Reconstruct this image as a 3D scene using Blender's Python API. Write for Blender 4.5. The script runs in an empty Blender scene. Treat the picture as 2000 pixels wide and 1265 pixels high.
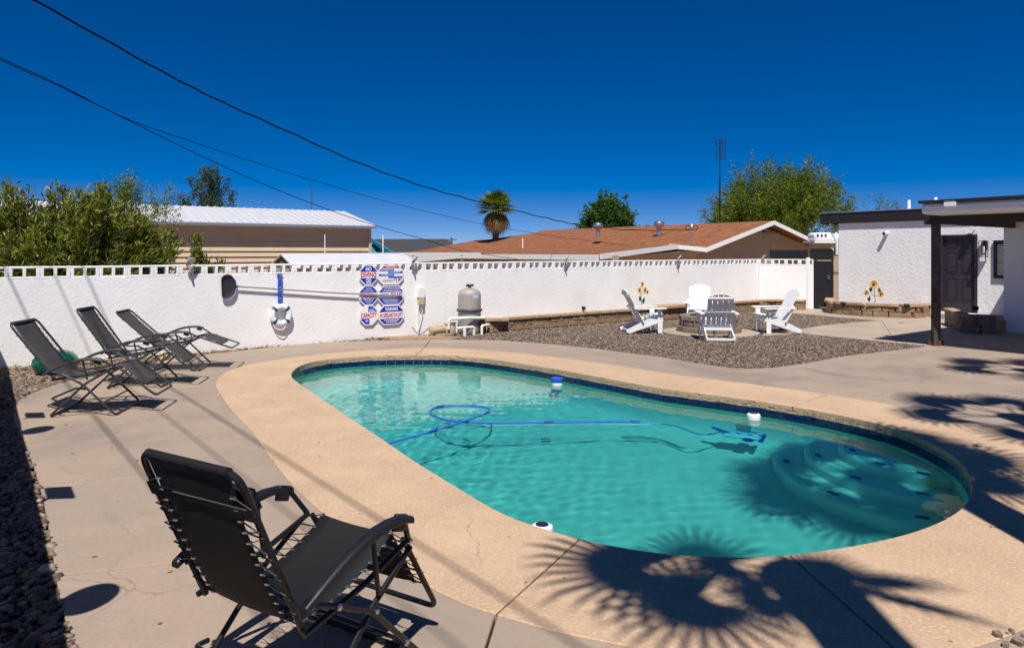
import bpy, bmesh, math, random
import numpy as np
from mathutils import Vector, Matrix

sc = bpy.context.scene
COL = sc.collection
R = math.radians
random.seed(7)

# ------------------------------------------------------------------ camera, sky, sun, exposure
F, HC, YH = 1333.0, 1.78, 492.0          # focal length in photo pixels, eye height, horizon row
cam = bpy.data.objects.new('camera', bpy.data.cameras.new('camera'))
COL.objects.link(cam)
cam.location = (0, 0, HC)
cam.rotation_euler = (R(90), 0, 0)
cam.data.sensor_width = 36
cam.data.lens = 36 * F / 2000
cam.data.shift_y = -(632.5 - YH) / 2000
cam.data.clip_start = 0.05
cam.data.clip_end = 4000
sc.camera = cam

SU, SV = 0.0, 0.59                      # shadow of a 1 m stick on the ground
sun_from = Vector((-SU, -SV, 1)).normalized()
elev = math.asin(sun_from.z)
azim = math.atan2(sun_from.x, sun_from.y)
world = bpy.data.worlds.new('World')
sc.world = world
world.use_nodes = True
wn = world.node_tree
bg = wn.nodes['Background']
sky = wn.nodes.new('ShaderNodeTexSky')
sky.sky_type = 'NISHITA'
sky.sun_disc = False
sky.sun_elevation = elev
sky.sun_rotation = azim
sky.air_density = 0.5
sky.dust_density = 0.0
sky.ozone_density = 6.0
sky.altitude = 2000
hsv = wn.nodes.new('ShaderNodeHueSaturation')
hsv.inputs['Saturation'].default_value = 1.37
hsv.inputs['Hue'].default_value = 0.517
hsv.inputs['Value'].default_value = 1.0
wn.links.new(sky.outputs[0], hsv.inputs['Color'])
gam = wn.nodes.new('ShaderNodeGamma')
gam.inputs['Gamma'].default_value = 0.8
wn.links.new(hsv.outputs[0], gam.inputs['Color'])
wn.links.new(gam.outputs[0], bg.inputs[0])
bg.inputs[1].default_value = 0.108
sl = bpy.data.lights.new('sun', 'SUN')
sl.energy = 5.0
sl.angle = R(0.53)
sl.color = (1.0, 0.955, 0.89)
sl.cycles.is_caustics_light = True
sun = bpy.data.objects.new('sun', sl)
COL.objects.link(sun)
sun.location = (3, -6, 12)
sun.rotation_euler = (-sun_from).to_track_quat('-Z', 'Y').to_euler()
vs = sc.view_settings
vs.view_transform = 'Standard'
vs.look = 'None'
vs.exposure = 0.24
vs.gamma = 1.0
vs.use_curve_mapping = False
sc.cycles.max_bounces = 8
sc.cycles.transparent_max_bounces = 12
sc.cycles.use_denoising = True

# ------------------------------------------------------------------ helpers
def G(x, y, z=0.0):
    """photo pixel -> point on the level plane at height z"""
    Y = F * (HC - z) / (y - YH)
    return ((x - 1000) * Y / F, Y)

def AT(x, y, Y):
    return Vector(((x - 1000) * Y / F, Y, HC - (y - YH) * Y / F))

def mat(name, col, rough=0.6, metal=0.0, var=0.0, vs_=3.0, bump=0.0, bs=40.0, col2=None, spec=0.5, detail=6, bdist=0.01, spots=None, coat=0.0, stains=None, cracks=None):
    m = bpy.data.materials.new(name)
    m.use_nodes = True
    t = m.node_tree
    p = t.nodes['Principled BSDF']
    p.inputs['Base Color'].default_value = (*col, 1)
    p.inputs['Roughness'].default_value = rough
    p.inputs['Metallic'].default_value = metal
    p.inputs['Specular IOR Level'].default_value = spec
    p.inputs['Coat Weight'].default_value = coat
    if var or bump:
        g = t.nodes.new('ShaderNodeNewGeometry')
    if var:
        n = t.nodes.new('ShaderNodeTexNoise')
        n.inputs['Scale'].default_value = vs_
        n.inputs['Detail'].default_value = detail
        n.inputs['Roughness'].default_value = 0.6
        t.links.new(g.outputs['Position'], n.inputs['Vector'])
        r = t.nodes.new('ShaderNodeValToRGB')
        c2 = col2 if col2 else tuple(c * (1 - var) for c in col)
        r.color_ramp.elements[0].position = 0.32
        r.color_ramp.elements[0].color = (*c2, 1)
        r.color_ramp.elements[1].position = 0.68
        r.color_ramp.elements[1].color = (*[min(1, c * (1 + (0 if col2 else var * 0.5))) for c in col], 1)
        t.links.new(n.outputs['Fac'], r.inputs['Fac'])
        last = r.outputs[0]
        if spots:                                   # fine speckle: (scale, colour, amount)
            n2 = t.nodes.new('ShaderNodeTexNoise')
            n2.inputs['Scale'].default_value = spots[0]
            n2.inputs['Detail'].default_value = 3
            t.links.new(g.outputs['Position'], n2.inputs['Vector'])
            r2 = t.nodes.new('ShaderNodeValToRGB')
            r2.color_ramp.elements[0].position = 0.5
            r2.color_ramp.elements[0].color = (0, 0, 0, 1)
            r2.color_ramp.elements[1].position = 0.68
            r2.color_ramp.elements[1].color = (spots[2],) * 3 + (1,)
            t.links.new(n2.outputs['Fac'], r2.inputs['Fac'])
            mx = t.nodes.new('ShaderNodeMix')
            mx.data_type = 'RGBA'
            t.links.new(r2.outputs[0], mx.inputs['Factor'])
            t.links.new(last, mx.inputs['A'])
            mx.inputs['B'].default_value = (*spots[1], 1)
            last = mx.outputs['Result']
        if stains:                                  # blotches with a shape of their own: (scale, colour, threshold)
            n3 = t.nodes.new('ShaderNodeTexNoise')
            n3.inputs['Scale'].default_value = stains[0]; n3.inputs['Detail'].default_value = 10; n3.inputs['Roughness'].default_value = 0.7; n3.inputs['Distortion'].default_value = 1.2
            mp = t.nodes.new('ShaderNodeMapping'); mp.inputs['Location'].default_value = (7.3, 2.1, 0)
            t.links.new(g.outputs['Position'], mp.inputs['Vector']); t.links.new(mp.outputs[0], n3.inputs['Vector'])
            r3 = t.nodes.new('ShaderNodeValToRGB')
            r3.color_ramp.elements[0].position = stains[2]; r3.color_ramp.elements[0].color = (0, 0, 0, 1)
            r3.color_ramp.elements[1].position = stains[2] + 0.2; r3.color_ramp.elements[1].color = (stains[3],) * 3 + (1,)
            t.links.new(n3.outputs['Fac'], r3.inputs['Fac'])
            mx = t.nodes.new('ShaderNodeMix'); mx.data_type = 'RGBA'
            t.links.new(r3.outputs[0], mx.inputs['Factor']); t.links.new(last, mx.inputs['A']); mx.inputs['B'].default_value = (*stains[1], 1)
            last = mx.outputs['Result']
        if cracks:                                  # hairline cracks: (cell scale, width, colour)
            nz = t.nodes.new('ShaderNodeTexNoise'); nz.inputs['Scale'].default_value = 1.4; nz.inputs['Detail'].default_value = 6
            t.links.new(g.outputs['Position'], nz.inputs['Vector'])
            av = t.nodes.new('ShaderNodeVectorMath'); av.operation = 'MULTIPLY_ADD'; av.inputs[1].default_value = (0.9, 0.9, 0.9)
            t.links.new(nz.outputs['Color'], av.inputs[0]); t.links.new(g.outputs['Position'], av.inputs[2])
            vo = t.nodes.new('ShaderNodeTexVoronoi'); vo.feature = 'DISTANCE_TO_EDGE'; vo.inputs['Scale'].default_value = cracks[0]
            t.links.new(av.outputs[0], vo.inputs['Vector'])
            r4 = t.nodes.new('ShaderNodeValToRGB')
            r4.color_ramp.elements[0].position = 0.0; r4.color_ramp.elements[0].color = (0.55,) * 3 + (1,)
            r4.color_ramp.elements[1].position = cracks[1]; r4.color_ramp.elements[1].color = (0, 0, 0, 1)
            t.links.new(vo.outputs['Distance'], r4.inputs['Fac'])
            mk = t.nodes.new('ShaderNodeMath'); mk.operation = 'MULTIPLY'
            rm_ = t.nodes.new('ShaderNodeMapRange'); rm_.inputs[1].default_value = 0.45; rm_.inputs[2].default_value = 0.6
            t.links.new(n.outputs['Fac'], rm_.inputs[0]); t.links.new(r4.outputs[0], mk.inputs[0]); t.links.new(rm_.outputs[0], mk.inputs[1])
            mx = t.nodes.new('ShaderNodeMix'); mx.data_type = 'RGBA'
            t.links.new(mk.outputs[0], mx.inputs['Factor']); t.links.new(last, mx.inputs['A']); mx.inputs['B'].default_value = (*cracks[2], 1)
            last = mx.outputs['Result']
        t.links.new(last, p.inputs['Base Color'])
    if bump:
        nb = t.nodes.new('ShaderNodeTexNoise')
        nb.inputs['Scale'].default_value = bs
        nb.inputs['Detail'].default_value = 5
        t.links.new(g.outputs['Position'], nb.inputs['Vector'])
        b = t.nodes.new('ShaderNodeBump')
        b.inputs['Strength'].default_value = bump
        b.inputs['Distance'].default_value = bdist
        t.links.new(nb.outputs['Fac'], b.inputs['Height'])
        t.links.new(b.outputs[0], p.inputs['Normal'])
    return m

class MB:
    def __init__(s):
        s.v, s.f, s.m = [], [], []
    def add(s, v, f, mi=0):
        o = len(s.v)
        s.v += [tuple(p) for p in v]
        s.f += [tuple(i + o for i in q) for q in f]
        s.m += [mi] * len(f)
        return s
    def box(s, c, size, rot=None, mi=0):
        hx, hy, hz = size[0] / 2, size[1] / 2, size[2] / 2
        vv = [Vector((x, y, z)) for x in (-hx, hx) for y in (-hy, hy) for z in (-hz, hz)]
        if rot is not None:
            M = rot if isinstance(rot, Matrix) else Matrix.Rotation(rot[1], 3, rot[0])
            vv = [M @ p for p in vv]
        c = Vector(c)
        return s.add([p + c for p in vv], [(0, 1, 3, 2), (4, 6, 7, 5), (0, 4, 5, 1), (2, 3, 7, 6), (0, 2, 6, 4), (1, 5, 7, 3)], mi)
    def bar(s, a, b, w, h, up=(0, 0, 1), mi=0):
        a, b = Vector(a), Vector(b)
        d = (b - a)
        x = d.normalized()
        y = Vector(up).cross(x)
        if y.length < 1e-4:
            y = Vector((0, 1, 0)).cross(x)
        y.normalize()
        z = x.cross(y)
        M = Matrix((x, y, z)).transposed()
        return s.box((a + b) / 2, (d.length, w, h), M, mi)
    def tube(s, path, r, n=8, closed=False, mi=0):
        P = [Vector(p) for p in path]
        k = len(P)
        rs = r if isinstance(r, (list, tuple)) else [r] * k
        T = []
        for i in range(k):
            if closed:
                t = P[(i + 1) % k] - P[i - 1]
            else:
                t = P[min(i + 1, k - 1)] - P[max(i - 1, 0)]
            T.append(t.normalized() if t.length > 1e-9 else Vector((0, 0, 1)))
        u = T[0].orthogonal().normalized()
        vv = []
        for i in range(k):
            u = (u - T[i] * u.dot(T[i]))
            if u.length < 1e-6:
                u = T[i].orthogonal()
            u.normalize()
            w = T[i].cross(u)
            for j in range(n):
                a = 2 * math.pi * j / n
                vv.append(P[i] + (u * math.cos(a) + w * math.sin(a)) * rs[i])
        ff = []
        for i in range(k if closed else k - 1):
            i2 = (i + 1) % k
            for j in range(n):
                j2 = (j + 1) % n
                ff.append((i * n + j, i * n + j2, i2 * n + j2, i2 * n + j))
        if not closed:
            ff.append(tuple(range(n))[::-1])
            ff.append(tuple((k - 1) * n + j for j in range(n)))
        return s.add(vv, ff, mi)
    def lathe(s, prof, n=24, c=(0, 0, 0), M=None, mi=0, cap=True):
        vv, ff = [], []
        for (r, z) in prof:
            for j in range(n):
                a = 2 * math.pi * j / n
                vv.append(Vector((r * math.cos(a), r * math.sin(a), z)))
        for i in range(len(prof) - 1):
            for j in range(n):
                j2 = (j + 1) % n
                ff.append((i * n + j, i * n + j2, (i + 1) * n + j2, (i + 1) * n + j))
        if cap:
            ff.append(tuple(range(n))[::-1])
            ff.append(tuple((len(prof) - 1) * n + j for j in range(n)))
        if M is not None:
            vv = [M @ p for p in vv]
        c = Vector(c)
        return s.add([p + c for p in vv], ff, mi)
    def prism(s, poly, z0, z1, mi=0):
        n = len(poly)
        ar = sum(poly[i][0] * poly[(i + 1) % n][1] - poly[(i + 1) % n][0] * poly[i][1] for i in range(n))
        if ar < 0:
            poly = poly[::-1]
        vv = [(p[0], p[1], z0) for p in poly] + [(p[0], p[1], z1) for p in poly]
        ff = [tuple(range(n))[::-1], tuple(range(n, 2 * n))] + [(i, (i + 1) % n, n + (i + 1) % n, n + i) for i in range(n)]
        return s.add(vv, ff, mi)
    def extrude(s, poly, d, mi=0):
        """poly of 3-D points pushed along vector d"""
        n = len(poly)
        d = Vector(d)
        A = [Vector(p) for p in poly]
        B = [p + d for p in A]
        return s.add(A + B, [tuple(range(n)), tuple(range(n, 2 * n))[::-1]] + [(i, n + i, n + (i + 1) % n, (i + 1) % n) for i in range(n)], mi)
    def mesh(s, name, mats, angle=35, smooth=True):
        me = bpy.data.meshes.new(name)
        me.from_pydata(s.v, [], s.f)
        for m in (mats if isinstance(mats, (list, tuple)) else [mats]):
            me.materials.append(m)
        if len(set(s.m)) > 1 or (s.m and s.m[0]):
            me.polygons.foreach_set('material_index', s.m)
        me.update()
        bm = bmesh.new()
        bm.from_mesh(me)
        bmesh.ops.recalc_face_normals(bm, faces=bm.faces)
        bm.to_mesh(me)
        bm.free()
        if smooth:
            me.polygons.foreach_set('use_smooth', [True] * len(me.polygons))
            me.set_sharp_from_angle(angle=R(angle))
        return me
    def build(s, name, mats, parent=None, bevel=0, angle=35, smooth=True, loc=None):
        return obj(name, s.mesh(name, mats, angle, smooth), parent, bevel, loc)

def obj(name, me, parent=None, bevel=0, loc=None):
    o = bpy.data.objects.new(name, me)
    COL.objects.link(o)
    if parent is not None:
        o.parent = parent
    if loc is not None:
        o.location = loc
    if bevel:
        b = o.modifiers.new('bevel', 'BEVEL')
        b.width = bevel
        b.segments = 2
        b.limit_method = 'ANGLE'
    return o

def tag(o, label=None, cat=None, group=None, kind=None):
    if label: o['label'] = label
    if cat: o['category'] = cat
    if group: o['group'] = group
    if kind: o['kind'] = kind
    return o

def thing(name, label, cat, loc=(0, 0, 0), rz=0.0, group=None):
    o = bpy.data.objects.new(name, None)
    COL.objects.link(o)
    o.location = loc
    o.rotation_euler = (0, 0, rz)
    o.empty_display_size = 0.1
    return tag(o, label, cat, group)

def copy_tree(o, parent=None):
    c = o.copy()
    COL.objects.link(c)
    c.parent = parent
    for ch in o.children:
        copy_tree(ch, c)
    return c

def fillet(P, r, seg=5, closed=False):
    P = [Vector(p) for p in P]
    n = len(P)
    out = []
    for i in range(n):
        if not closed and i in (0, n - 1):
            out.append(P[i]); continue
        a, b, c = P[i - 1], P[i], P[(i + 1) % n]
        d1, d2 = (a - b), (c - b)
        rr = min(r, d1.length * 0.48, d2.length * 0.48)
        p1, p2 = b + d1.normalized() * rr, b + d2.normalized() * rr
        for k in range(seg + 1):
            t = k / seg
            out.append(p1 * (1 - t) ** 2 + b * 2 * t * (1 - t) + p2 * t * t)
    return out

def catmull(P, n=8, closed=True):
    P = [np.array(p, float) for p in P]
    k = len(P)
    out = []
    for i in range(k if closed else k - 1):
        p0, p1, p2, p3 = (P[(i - 1) % k], P[i], P[(i + 1) % k], P[(i + 2) % k]) if closed else (P[max(i - 1, 0)], P[i], P[i + 1], P[min(i + 2, k - 1)])
        for j in range(n):
            t = j / n
            out.append(0.5 * ((2 * p1) + (p2 - p0) * t + (2 * p0 - 5 * p1 + 4 * p2 - p3) * t * t + (3 * p1 - p0 - 3 * p2 + p3) * t ** 3))
    if not closed:
        out.append(P[-1])
    return np.array(out)

def resample(P, n, sm=0):
    Q = np.vstack([P, P[:1]])
    d = np.r_[0, np.cumsum(np.linalg.norm(np.diff(Q, axis=0), axis=1))]
    t = np.linspace(0, d[-1], n, endpoint=False)
    S = np.stack([np.interp(t, d, Q[:, k]) for k in range(Q.shape[1])], 1)
    for _ in range(sm):
        S = (np.roll(S, 1, 0) + 2 * S + np.roll(S, -1, 0)) / 4
    return S

def in_poly(pts, poly):
    x, y = pts[:, 0], pts[:, 1]
    ins = np.zeros(len(pts), bool)
    n = len(poly)
    for i in range(n):
        x1, y1 = poly[i]; x2, y2 = poly[(i + 1) % n]
        c = ((y1 > y) != (y2 > y))
        with np.errstate(divide='ignore', invalid='ignore'):
            xi = (x2 - x1) * (y - y1) / (y2 - y1 + 1e-12) + x1
        ins ^= c & (x < xi)
    return ins

def fast_mesh(name, V, Fq, mats, smooth=False, attr=None):
    """numpy verts (n,3), faces (m,k) all of k corners"""
    me = bpy.data.meshes.new(name)
    k = Fq.shape[1]
    me.vertices.add(len(V)); me.vertices.foreach_set('co', V.astype(np.float32).ravel())
    me.loops.add(Fq.size); me.loops.foreach_set('vertex_index', Fq.astype(np.int32).ravel())
    me.polygons.add(len(Fq))
    me.polygons.foreach_set('loop_start', (np.arange(len(Fq)) * k).astype(np.int32))
    me.polygons.foreach_set('loop_total', np.full(len(Fq), k, np.int32))
    if smooth:
        me.polygons.foreach_set('use_smooth', np.ones(len(Fq), bool))
    for m in (mats if isinstance(mats, (list, tuple)) else [mats]):
        me.materials.append(m)
    if attr is not None:
        a = me.attributes.new('shade', 'FLOAT', 'POINT')
        a.data.foreach_set('value', attr.astype(np.float32))
    me.update()
    me.validate()
    return me

def ramp_mat(name, stops, rough=0.8, transl=0.0, bump=0, spec=0.3):
    """colour chosen piece by piece from the random number every stone or leaf carries"""
    m = bpy.data.materials.new(name)
    m.use_nodes = True
    t = m.node_tree
    p = t.nodes['Principled BSDF']
    p.inputs['Roughness'].default_value = rough
    p.inputs['Specular IOR Level'].default_value = spec
    a = t.nodes.new('ShaderNodeAttribute'); a.attribute_name = 'shade'
    r = t.nodes.new('ShaderNodeValToRGB')
    el = r.color_ramp.elements
    while len(el) < len(stops):
        el.new(0.5)
    for e, (q, c) in zip(el, stops):
        e.position = q; e.color = (*c, 1)
    t.links.new(a.outputs['Fac'], r.inputs['Fac'])
    t.links.new(r.outputs[0], p.inputs['Base Color'])
    if transl:
        tr = t.nodes.new('ShaderNodeBsdfTranslucent')
        t.links.new(r.outputs[0], tr.inputs['Color'])
        mx = t.nodes.new('ShaderNodeMixShader'); mx.inputs[0].default_value = transl
        t.links.new(p.outputs[0], mx.inputs[1]); t.links.new(tr.outputs[0], mx.inputs[2])
        t.links.new(mx.outputs[0], t.nodes['Material Output'].inputs['Surface'])
    return m

# ------------------------------------------------------------------ materials
M = {}
M['deck'] = mat('grey broom concrete', (0.365, 0.272, 0.20), 0.85, var=0.5, vs_=0.9, bump=0.3, bs=90, col2=(0.275, 0.222, 0.182), detail=9, spots=(35, (0.26, 0.20, 0.15), 0.4), stains=(0.55, (0.175, 0.145, 0.125), 0.50, 0.75), cracks=(0.42, 0.004, (0.10, 0.08, 0.065)))
M['coping'] = mat('tan cool deck', (0.51, 0.355, 0.232), 0.85, var=0.4, vs_=1.6, bump=0.6, bs=55, col2=(0.42, 0.283, 0.18), detail=9, spots=(48, (0.60, 0.45, 0.32), 0.6), stains=(1.3, (0.36, 0.255, 0.18), 0.54, 0.5), cracks=(0.55, 0.0035, (0.17, 0.115, 0.075)))
M['lip'] = mat('rough exposed edge', (0.42, 0.32, 0.21), 0.95, var=0.4, vs_=22, bump=1.0, bs=55, bdist=0.03)
M['path'] = mat('sandy concrete', (0.43, 0.335, 0.25), 0.85, var=0.4, vs_=1.0, bump=0.2, bs=70, col2=(0.30, 0.25, 0.205))
M['stucco'] = mat('white stucco', (0.85, 0.835, 0.825), 0.85, var=0.08, vs_=0.8, bump=0.42, bs=19, bdist=0.012, detail=9, stains=(1.7, (0.70, 0.66, 0.62), 0.56, 0.4))
M['stucco_heavy'] = mat('coarse white stucco', (0.85, 0.835, 0.835), 0.85, var=0.05, vs_=2, bump=0.6, bs=15, bdist=0.020)
M['white'] = mat('white paint', (0.80, 0.80, 0.79), 0.5, var=0.05, vs_=6)
M['plastic_white'] = mat('white resin', (0.82, 0.82, 0.83), 0.42, var=0.04, vs_=8)
M['pvc'] = mat('white pipe', (0.78, 0.77, 0.74), 0.4)
M['black'] = mat('black powder coat', (0.008, 0.008, 0.009), 0.35, spec=0.4)
M['arm_black'] = mat('black moulded plastic', (0.011, 0.011, 0.013), 0.42, bump=0.15, bs=300, bdist=0.002)
M['sling'] = mat('black mesh sling', (0.008, 0.008, 0.0095), 0.7, spec=0.3, bump=0.35, bs=700, bdist=0.002)
M['sling_grey'] = mat('weathered charcoal mesh sling', (0.062, 0.055, 0.052), 0.8, var=0.2, vs_=5, bump=0.3, bs=600, bdist=0.002)
M['frame_grey'] = mat('faded charcoal tube', (0.032, 0.033, 0.036), 0.42)
M['steel'] = mat('zinc steel', (0.55, 0.55, 0.56), 0.3, 1.0)
M['alu'] = mat('brushed aluminium', (0.62, 0.61, 0.60), 0.38, 0.85)
M['blue'] = mat('pool blue plastic', (0.012, 0.09, 0.55), 0.4)
M['hose'] = mat('blue ribbed hose', (0.02, 0.135, 0.50), 0.45)
M['hose_dark'] = mat('dark blue hose cuff', (0.005, 0.05, 0.36), 0.4)
M['signblue'] = mat('sign blue print', (0.008, 0.022, 0.40), 0.5)
M['signmid'] = mat('sign faded blue print', (0.03, 0.11, 0.48), 0.5)
M['signred'] = mat('sign red print', (0.55, 0.012, 0.018), 0.5)
M['signwhite'] = mat('sign white board', (0.82, 0.82, 0.83), 0.45)
M['tile'] = mat('glazed cobalt tile', (0.004, 0.011, 0.075), 0.12, var=0.5, vs_=9, coat=0.5)
M['grout'] = mat('tile grout', (0.32, 0.34, 0.36), 0.9)
M['plaster'] = mat('pool plaster', (0.66, 0.70, 0.62), 0.8, var=0.10, vs_=1.5, detail=8)
M['stone'] = mat('tan retaining block', (0.36, 0.245, 0.14), 0.95, var=0.5, vs_=5, bump=0.9, bs=30, bdist=0.03, col2=(0.20, 0.13, 0.075))
M['stone_grey'] = mat('grey brown retaining block', (0.27, 0.205, 0.155), 0.95, var=0.5, vs_=6, bump=0.9, bs=30, bdist=0.03, col2=(0.15, 0.115, 0.09))
M['cap'] = mat('sandstone cap', (0.46, 0.33, 0.21), 0.92, var=0.4, vs_=4, bump=0.6, bs=25, bdist=0.02, col2=(0.33, 0.22, 0.13))
M['soil'] = mat('dry sandy soil', (0.34, 0.235, 0.15), 0.98, var=0.4, vs_=4, bump=0.8, bs=30, bdist=0.03)
M['bed'] = mat('gravel fines', (0.13, 0.10, 0.08), 0.98, var=0.6, vs_=45, bump=1.0, bs=60, bdist=0.02)
M['gravel'] = ramp_mat('crushed rock', [(0.0, (0.06, 0.045, 0.038)), (0.35, (0.15, 0.112, 0.088)), (0.65, (0.225, 0.17, 0.13)), (0.9, (0.32, 0.245, 0.185)), (1.0, (0.46, 0.40, 0.33))], 0.85)
M['litter'] = ramp_mat('fallen leaves', [(0.0, (0.16, 0.085, 0.02)), (0.5, (0.36, 0.20, 0.04)), (1.0, (0.50, 0.33, 0.10))], 0.8)
M['post'] = mat('weathered dark post', (0.075, 0.058, 0.05), 0.8, var=0.5, vs_=9, bump=0.4, bs=40)
M['beam'] = mat('dark stained beam', (0.014, 0.011, 0.012), 0.6)
M['door'] = mat('dark aubergine door paint', (0.036, 0.026, 0.040), 0.42)
M['gate'] = mat('black perforated gate', (0.013, 0.013, 0.016), 0.5)
M['glass'] = mat('window glass', (0.02, 0.025, 0.03), 0.06, spec=0.8)
M['shingle'] = mat('red brown shingles', (0.27, 0.098, 0.036), 0.95, var=0.4, vs_=1.2, bump=0.8, bs=7, bdist=0.09, col2=(0.17, 0.058, 0.022), spots=(4, (0.33, 0.14, 0.06), 0.6))
M['grey_shingle'] = mat('dark grey shingles', (0.045, 0.045, 0.05), 0.95, var=0.3, vs_=3)
M['teal'] = mat('teal fascia paint', (0.015, 0.20, 0.26), 0.6)
M['tanwall'] = mat('tan house wall', (0.42, 0.31, 0.19), 0.85, var=0.1, vs_=2)
M['siding'] = mat('beige metal siding', (0.56, 0.43, 0.29), 0.55, var=0.06, vs_=1.5)
M['metalroof'] = mat('white metal roof', (0.56, 0.56, 0.59), 0.45, var=0.06, vs_=2)
M['galv'] = mat('galvanised steel', (0.55, 0.55, 0.56), 0.35, 0.9)
M['bark'] = mat('bark', (0.14, 0.10, 0.07), 0.95, var=0.5, vs_=12, bump=0.8, bs=25)
M['twig'] = mat('pale dry branch', (0.17, 0.13, 0.10), 0.9, var=0.3, vs_=10)
M['greenball'] = mat('green glaze', (0.0, 0.10, 0.065), 0.12, coat=0.6, var=0.5, vs_=9)
M['filter'] = mat('grey filter shell', (0.34, 0.31, 0.275), 0.5, var=0.12, vs_=4)
M['pump'] = mat('aged cream pump', (0.52, 0.42, 0.28), 0.6, var=0.35, vs_=9)
M['darkgrey'] = mat('dark grey plastic', (0.05, 0.05, 0.06), 0.5)
M['yellow'] = mat('sunflower yellow', (0.90, 0.52, 0.015), 0.5)
M['brown'] = mat('flower centre', (0.07, 0.03, 0.015), 0.7)
M['leafgreen'] = mat('painted leaf green', (0.02, 0.10, 0.03), 0.5)
M['wire'] = mat('black cable', (0.003, 0.003, 0.004), 0.7, spec=0.1)
M['antenna'] = mat('dark antenna steel', (0.012, 0.016, 0.022), 0.6, spec=0.2)
M['rust'] = mat('rusty steel', (0.14, 0.045, 0.022), 0.8, var=0.4, vs_=14)
M['joint'] = mat('joint filler', (0.12, 0.085, 0.06), 0.95)
M['oleander'] = ramp_mat('oleander leaves', [(0.0, (0.03, 0.05, 0.007)), (0.45, (0.14, 0.175, 0.018)), (0.8, (0.28, 0.29, 0.035)), (1.0, (0.42, 0.36, 0.09))], 0.45, 0.3)
M['paloverde'] = ramp_mat('palo verde leaflets', [(0.0, (0.04, 0.075, 0.006)), (0.5, (0.115, 0.165, 0.012)), (1.0, (0.235, 0.28, 0.025))], 0.7, 0.3)
M['mesquite'] = ramp_mat('mesquite leaflets', [(0.0, (0.025, 0.045, 0.014)), (0.5, (0.055, 0.085, 0.022)), (1.0, (0.12, 0.14, 0.04))], 0.7, 0.25)
M['broadleaf'] = ramp_mat('bright broad leaves', [(0.0, (0.015, 0.05, 0.008)), (0.5, (0.045, 0.11, 0.014)), (1.0, (0.12, 0.20, 0.03))], 0.5, 0.25)
M['palm'] = ramp_mat('palm fronds', [(0.0, (0.06, 0.11, 0.012)), (0.5, (0.15, 0.22, 0.025)), (1.0, (0.34, 0.36, 0.05))], 0.45, 0.2)
M['deadpalm'] = ramp_mat('dead palm skirt', [(0.0, (0.12, 0.07, 0.03)), (0.6, (0.32, 0.20, 0.09)), (1.0, (0.50, 0.36, 0.19))], 0.9, 0.1)

# ------------------------------------------------------------------ wall frame of reference
PB = Vector((-7.63, 10.59, 0))
B = Vector((0.8097, 0.5869, 0)).normalized()      # along the long back wall
NB = Vector((B.y, -B.x, 0))                       # out of its face, into the yard
E_ = NB                                           # the other street direction
RW = math.atan2(B.y, B.x)
WH = 1.55
def WS(x, off=0.0):
    """distance along the back wall for a photo column"""
    q = (x - 1000) / F
    P = PB + NB * off
    return (q * P.y - P.x) / (B.x - q * B.y)
def WP(s, z=0.0, off=0.0):
    return PB + B * s + NB * off + Vector((0, 0, z))
def WXY(x, y, off=0.0):
    s = WS(x, off)
    p = WP(s, 0, off)
    return s, HC - (y - YH) * p.y / F
LW = Vector((0.612, -0.790, 0)).normalized()      # along the left wall, towards the camera
NL = Vector((-LW.y, LW.x, 0))                     # out of its face, into the yard

# ------------------------------------------------------------------ outlines on the ground
inner_px = [(568, 732), (584, 715), (610, 706.5), (649, 700.5), (714, 695.5), (800, 693), (896, 694.5), (974, 703), (1053, 715), (1129, 728.5), (1230, 747), (1300, 759.5),
            (1400, 772), (1500, 786), (1612, 805), (1687, 820.5), (1750, 837), (1800, 857), (1850, 882), (1875, 901), (1893, 925), (1900, 952), (1893, 978), (1873, 999), (1841, 1018),
            (1783, 1041), (1726, 1055), (1649, 1070), (1553, 1083), (1477, 1089), (1400, 1089), (1290, 1082), (1197, 1067), (1119, 1050), (1042, 1026.5), (980, 1004), (900, 956),
            (807, 899), (740, 853), (667, 805), (610, 766), (582, 747)]
I_ = resample(catmull([G(*p) for p in inner_px]), 360, 14)
outer_px = [(421, 752), (426, 738), (450, 722.5), (501, 709), (577, 697.5), (653, 689), (729, 683.6), (817, 680), (900, 681), (1002, 688.5), (1078, 697), (1154, 706.5), (1230, 717.5), (1300, 729),
            (1387, 740), (1475, 751), (1550, 761), (1620, 770.5), (1737, 790), (1875, 822), (1937, 836), (1987, 858)]
outer_w = [G(*p) for p in outer_px] + [(4.72, 5.8), (4.42, 4.95), (3.9, 4.2), (3.2, 3.62), (2.41, 3.22), (2.04, 3.06), (1.56, 2.96), (0.99, 2.95)]
outer_w += [G(*p) for p in [(1243, 1264), (1104, 1237), (980, 1203), (880, 1168), (760, 1098), (690, 1050), (640, 1010), (575, 951), (526, 891), (492, 843), (452, 800), (431, 771)]]
O_ = resample(catmull(outer_w), 420, 6)
deck_px = [(25, 807), (29, 791), (49, 774), (89, 757), (114, 749), (200, 727), (280, 711), (348, 699), (400, 692), (476, 683.6), (577, 673.5), (653, 667.6), (754, 664), (837, 663), (900, 663),
           (977, 664.6), (1053, 670), (1129, 677), (1205, 686), (1251, 692), (1300, 698), (1352, 707.6), (1400, 714.5), (1428, 718), (1450, 719.4), (1500, 718.2), (1529, 715), (1575, 709), (1650, 695), (1725, 686.5), (1800, 677.5), (1822, 675.5)]
deck_w = [G(*p) for p in deck_px] + [(8.95, 11.93), (9.6, 10.8), (9.5, 8), (8.5, 5), (7, 3.2), (5, 2.2), (3, 1.8), (1, 1.6), (-0.4, 1.6), (-1.15, 2.0)]
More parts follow.
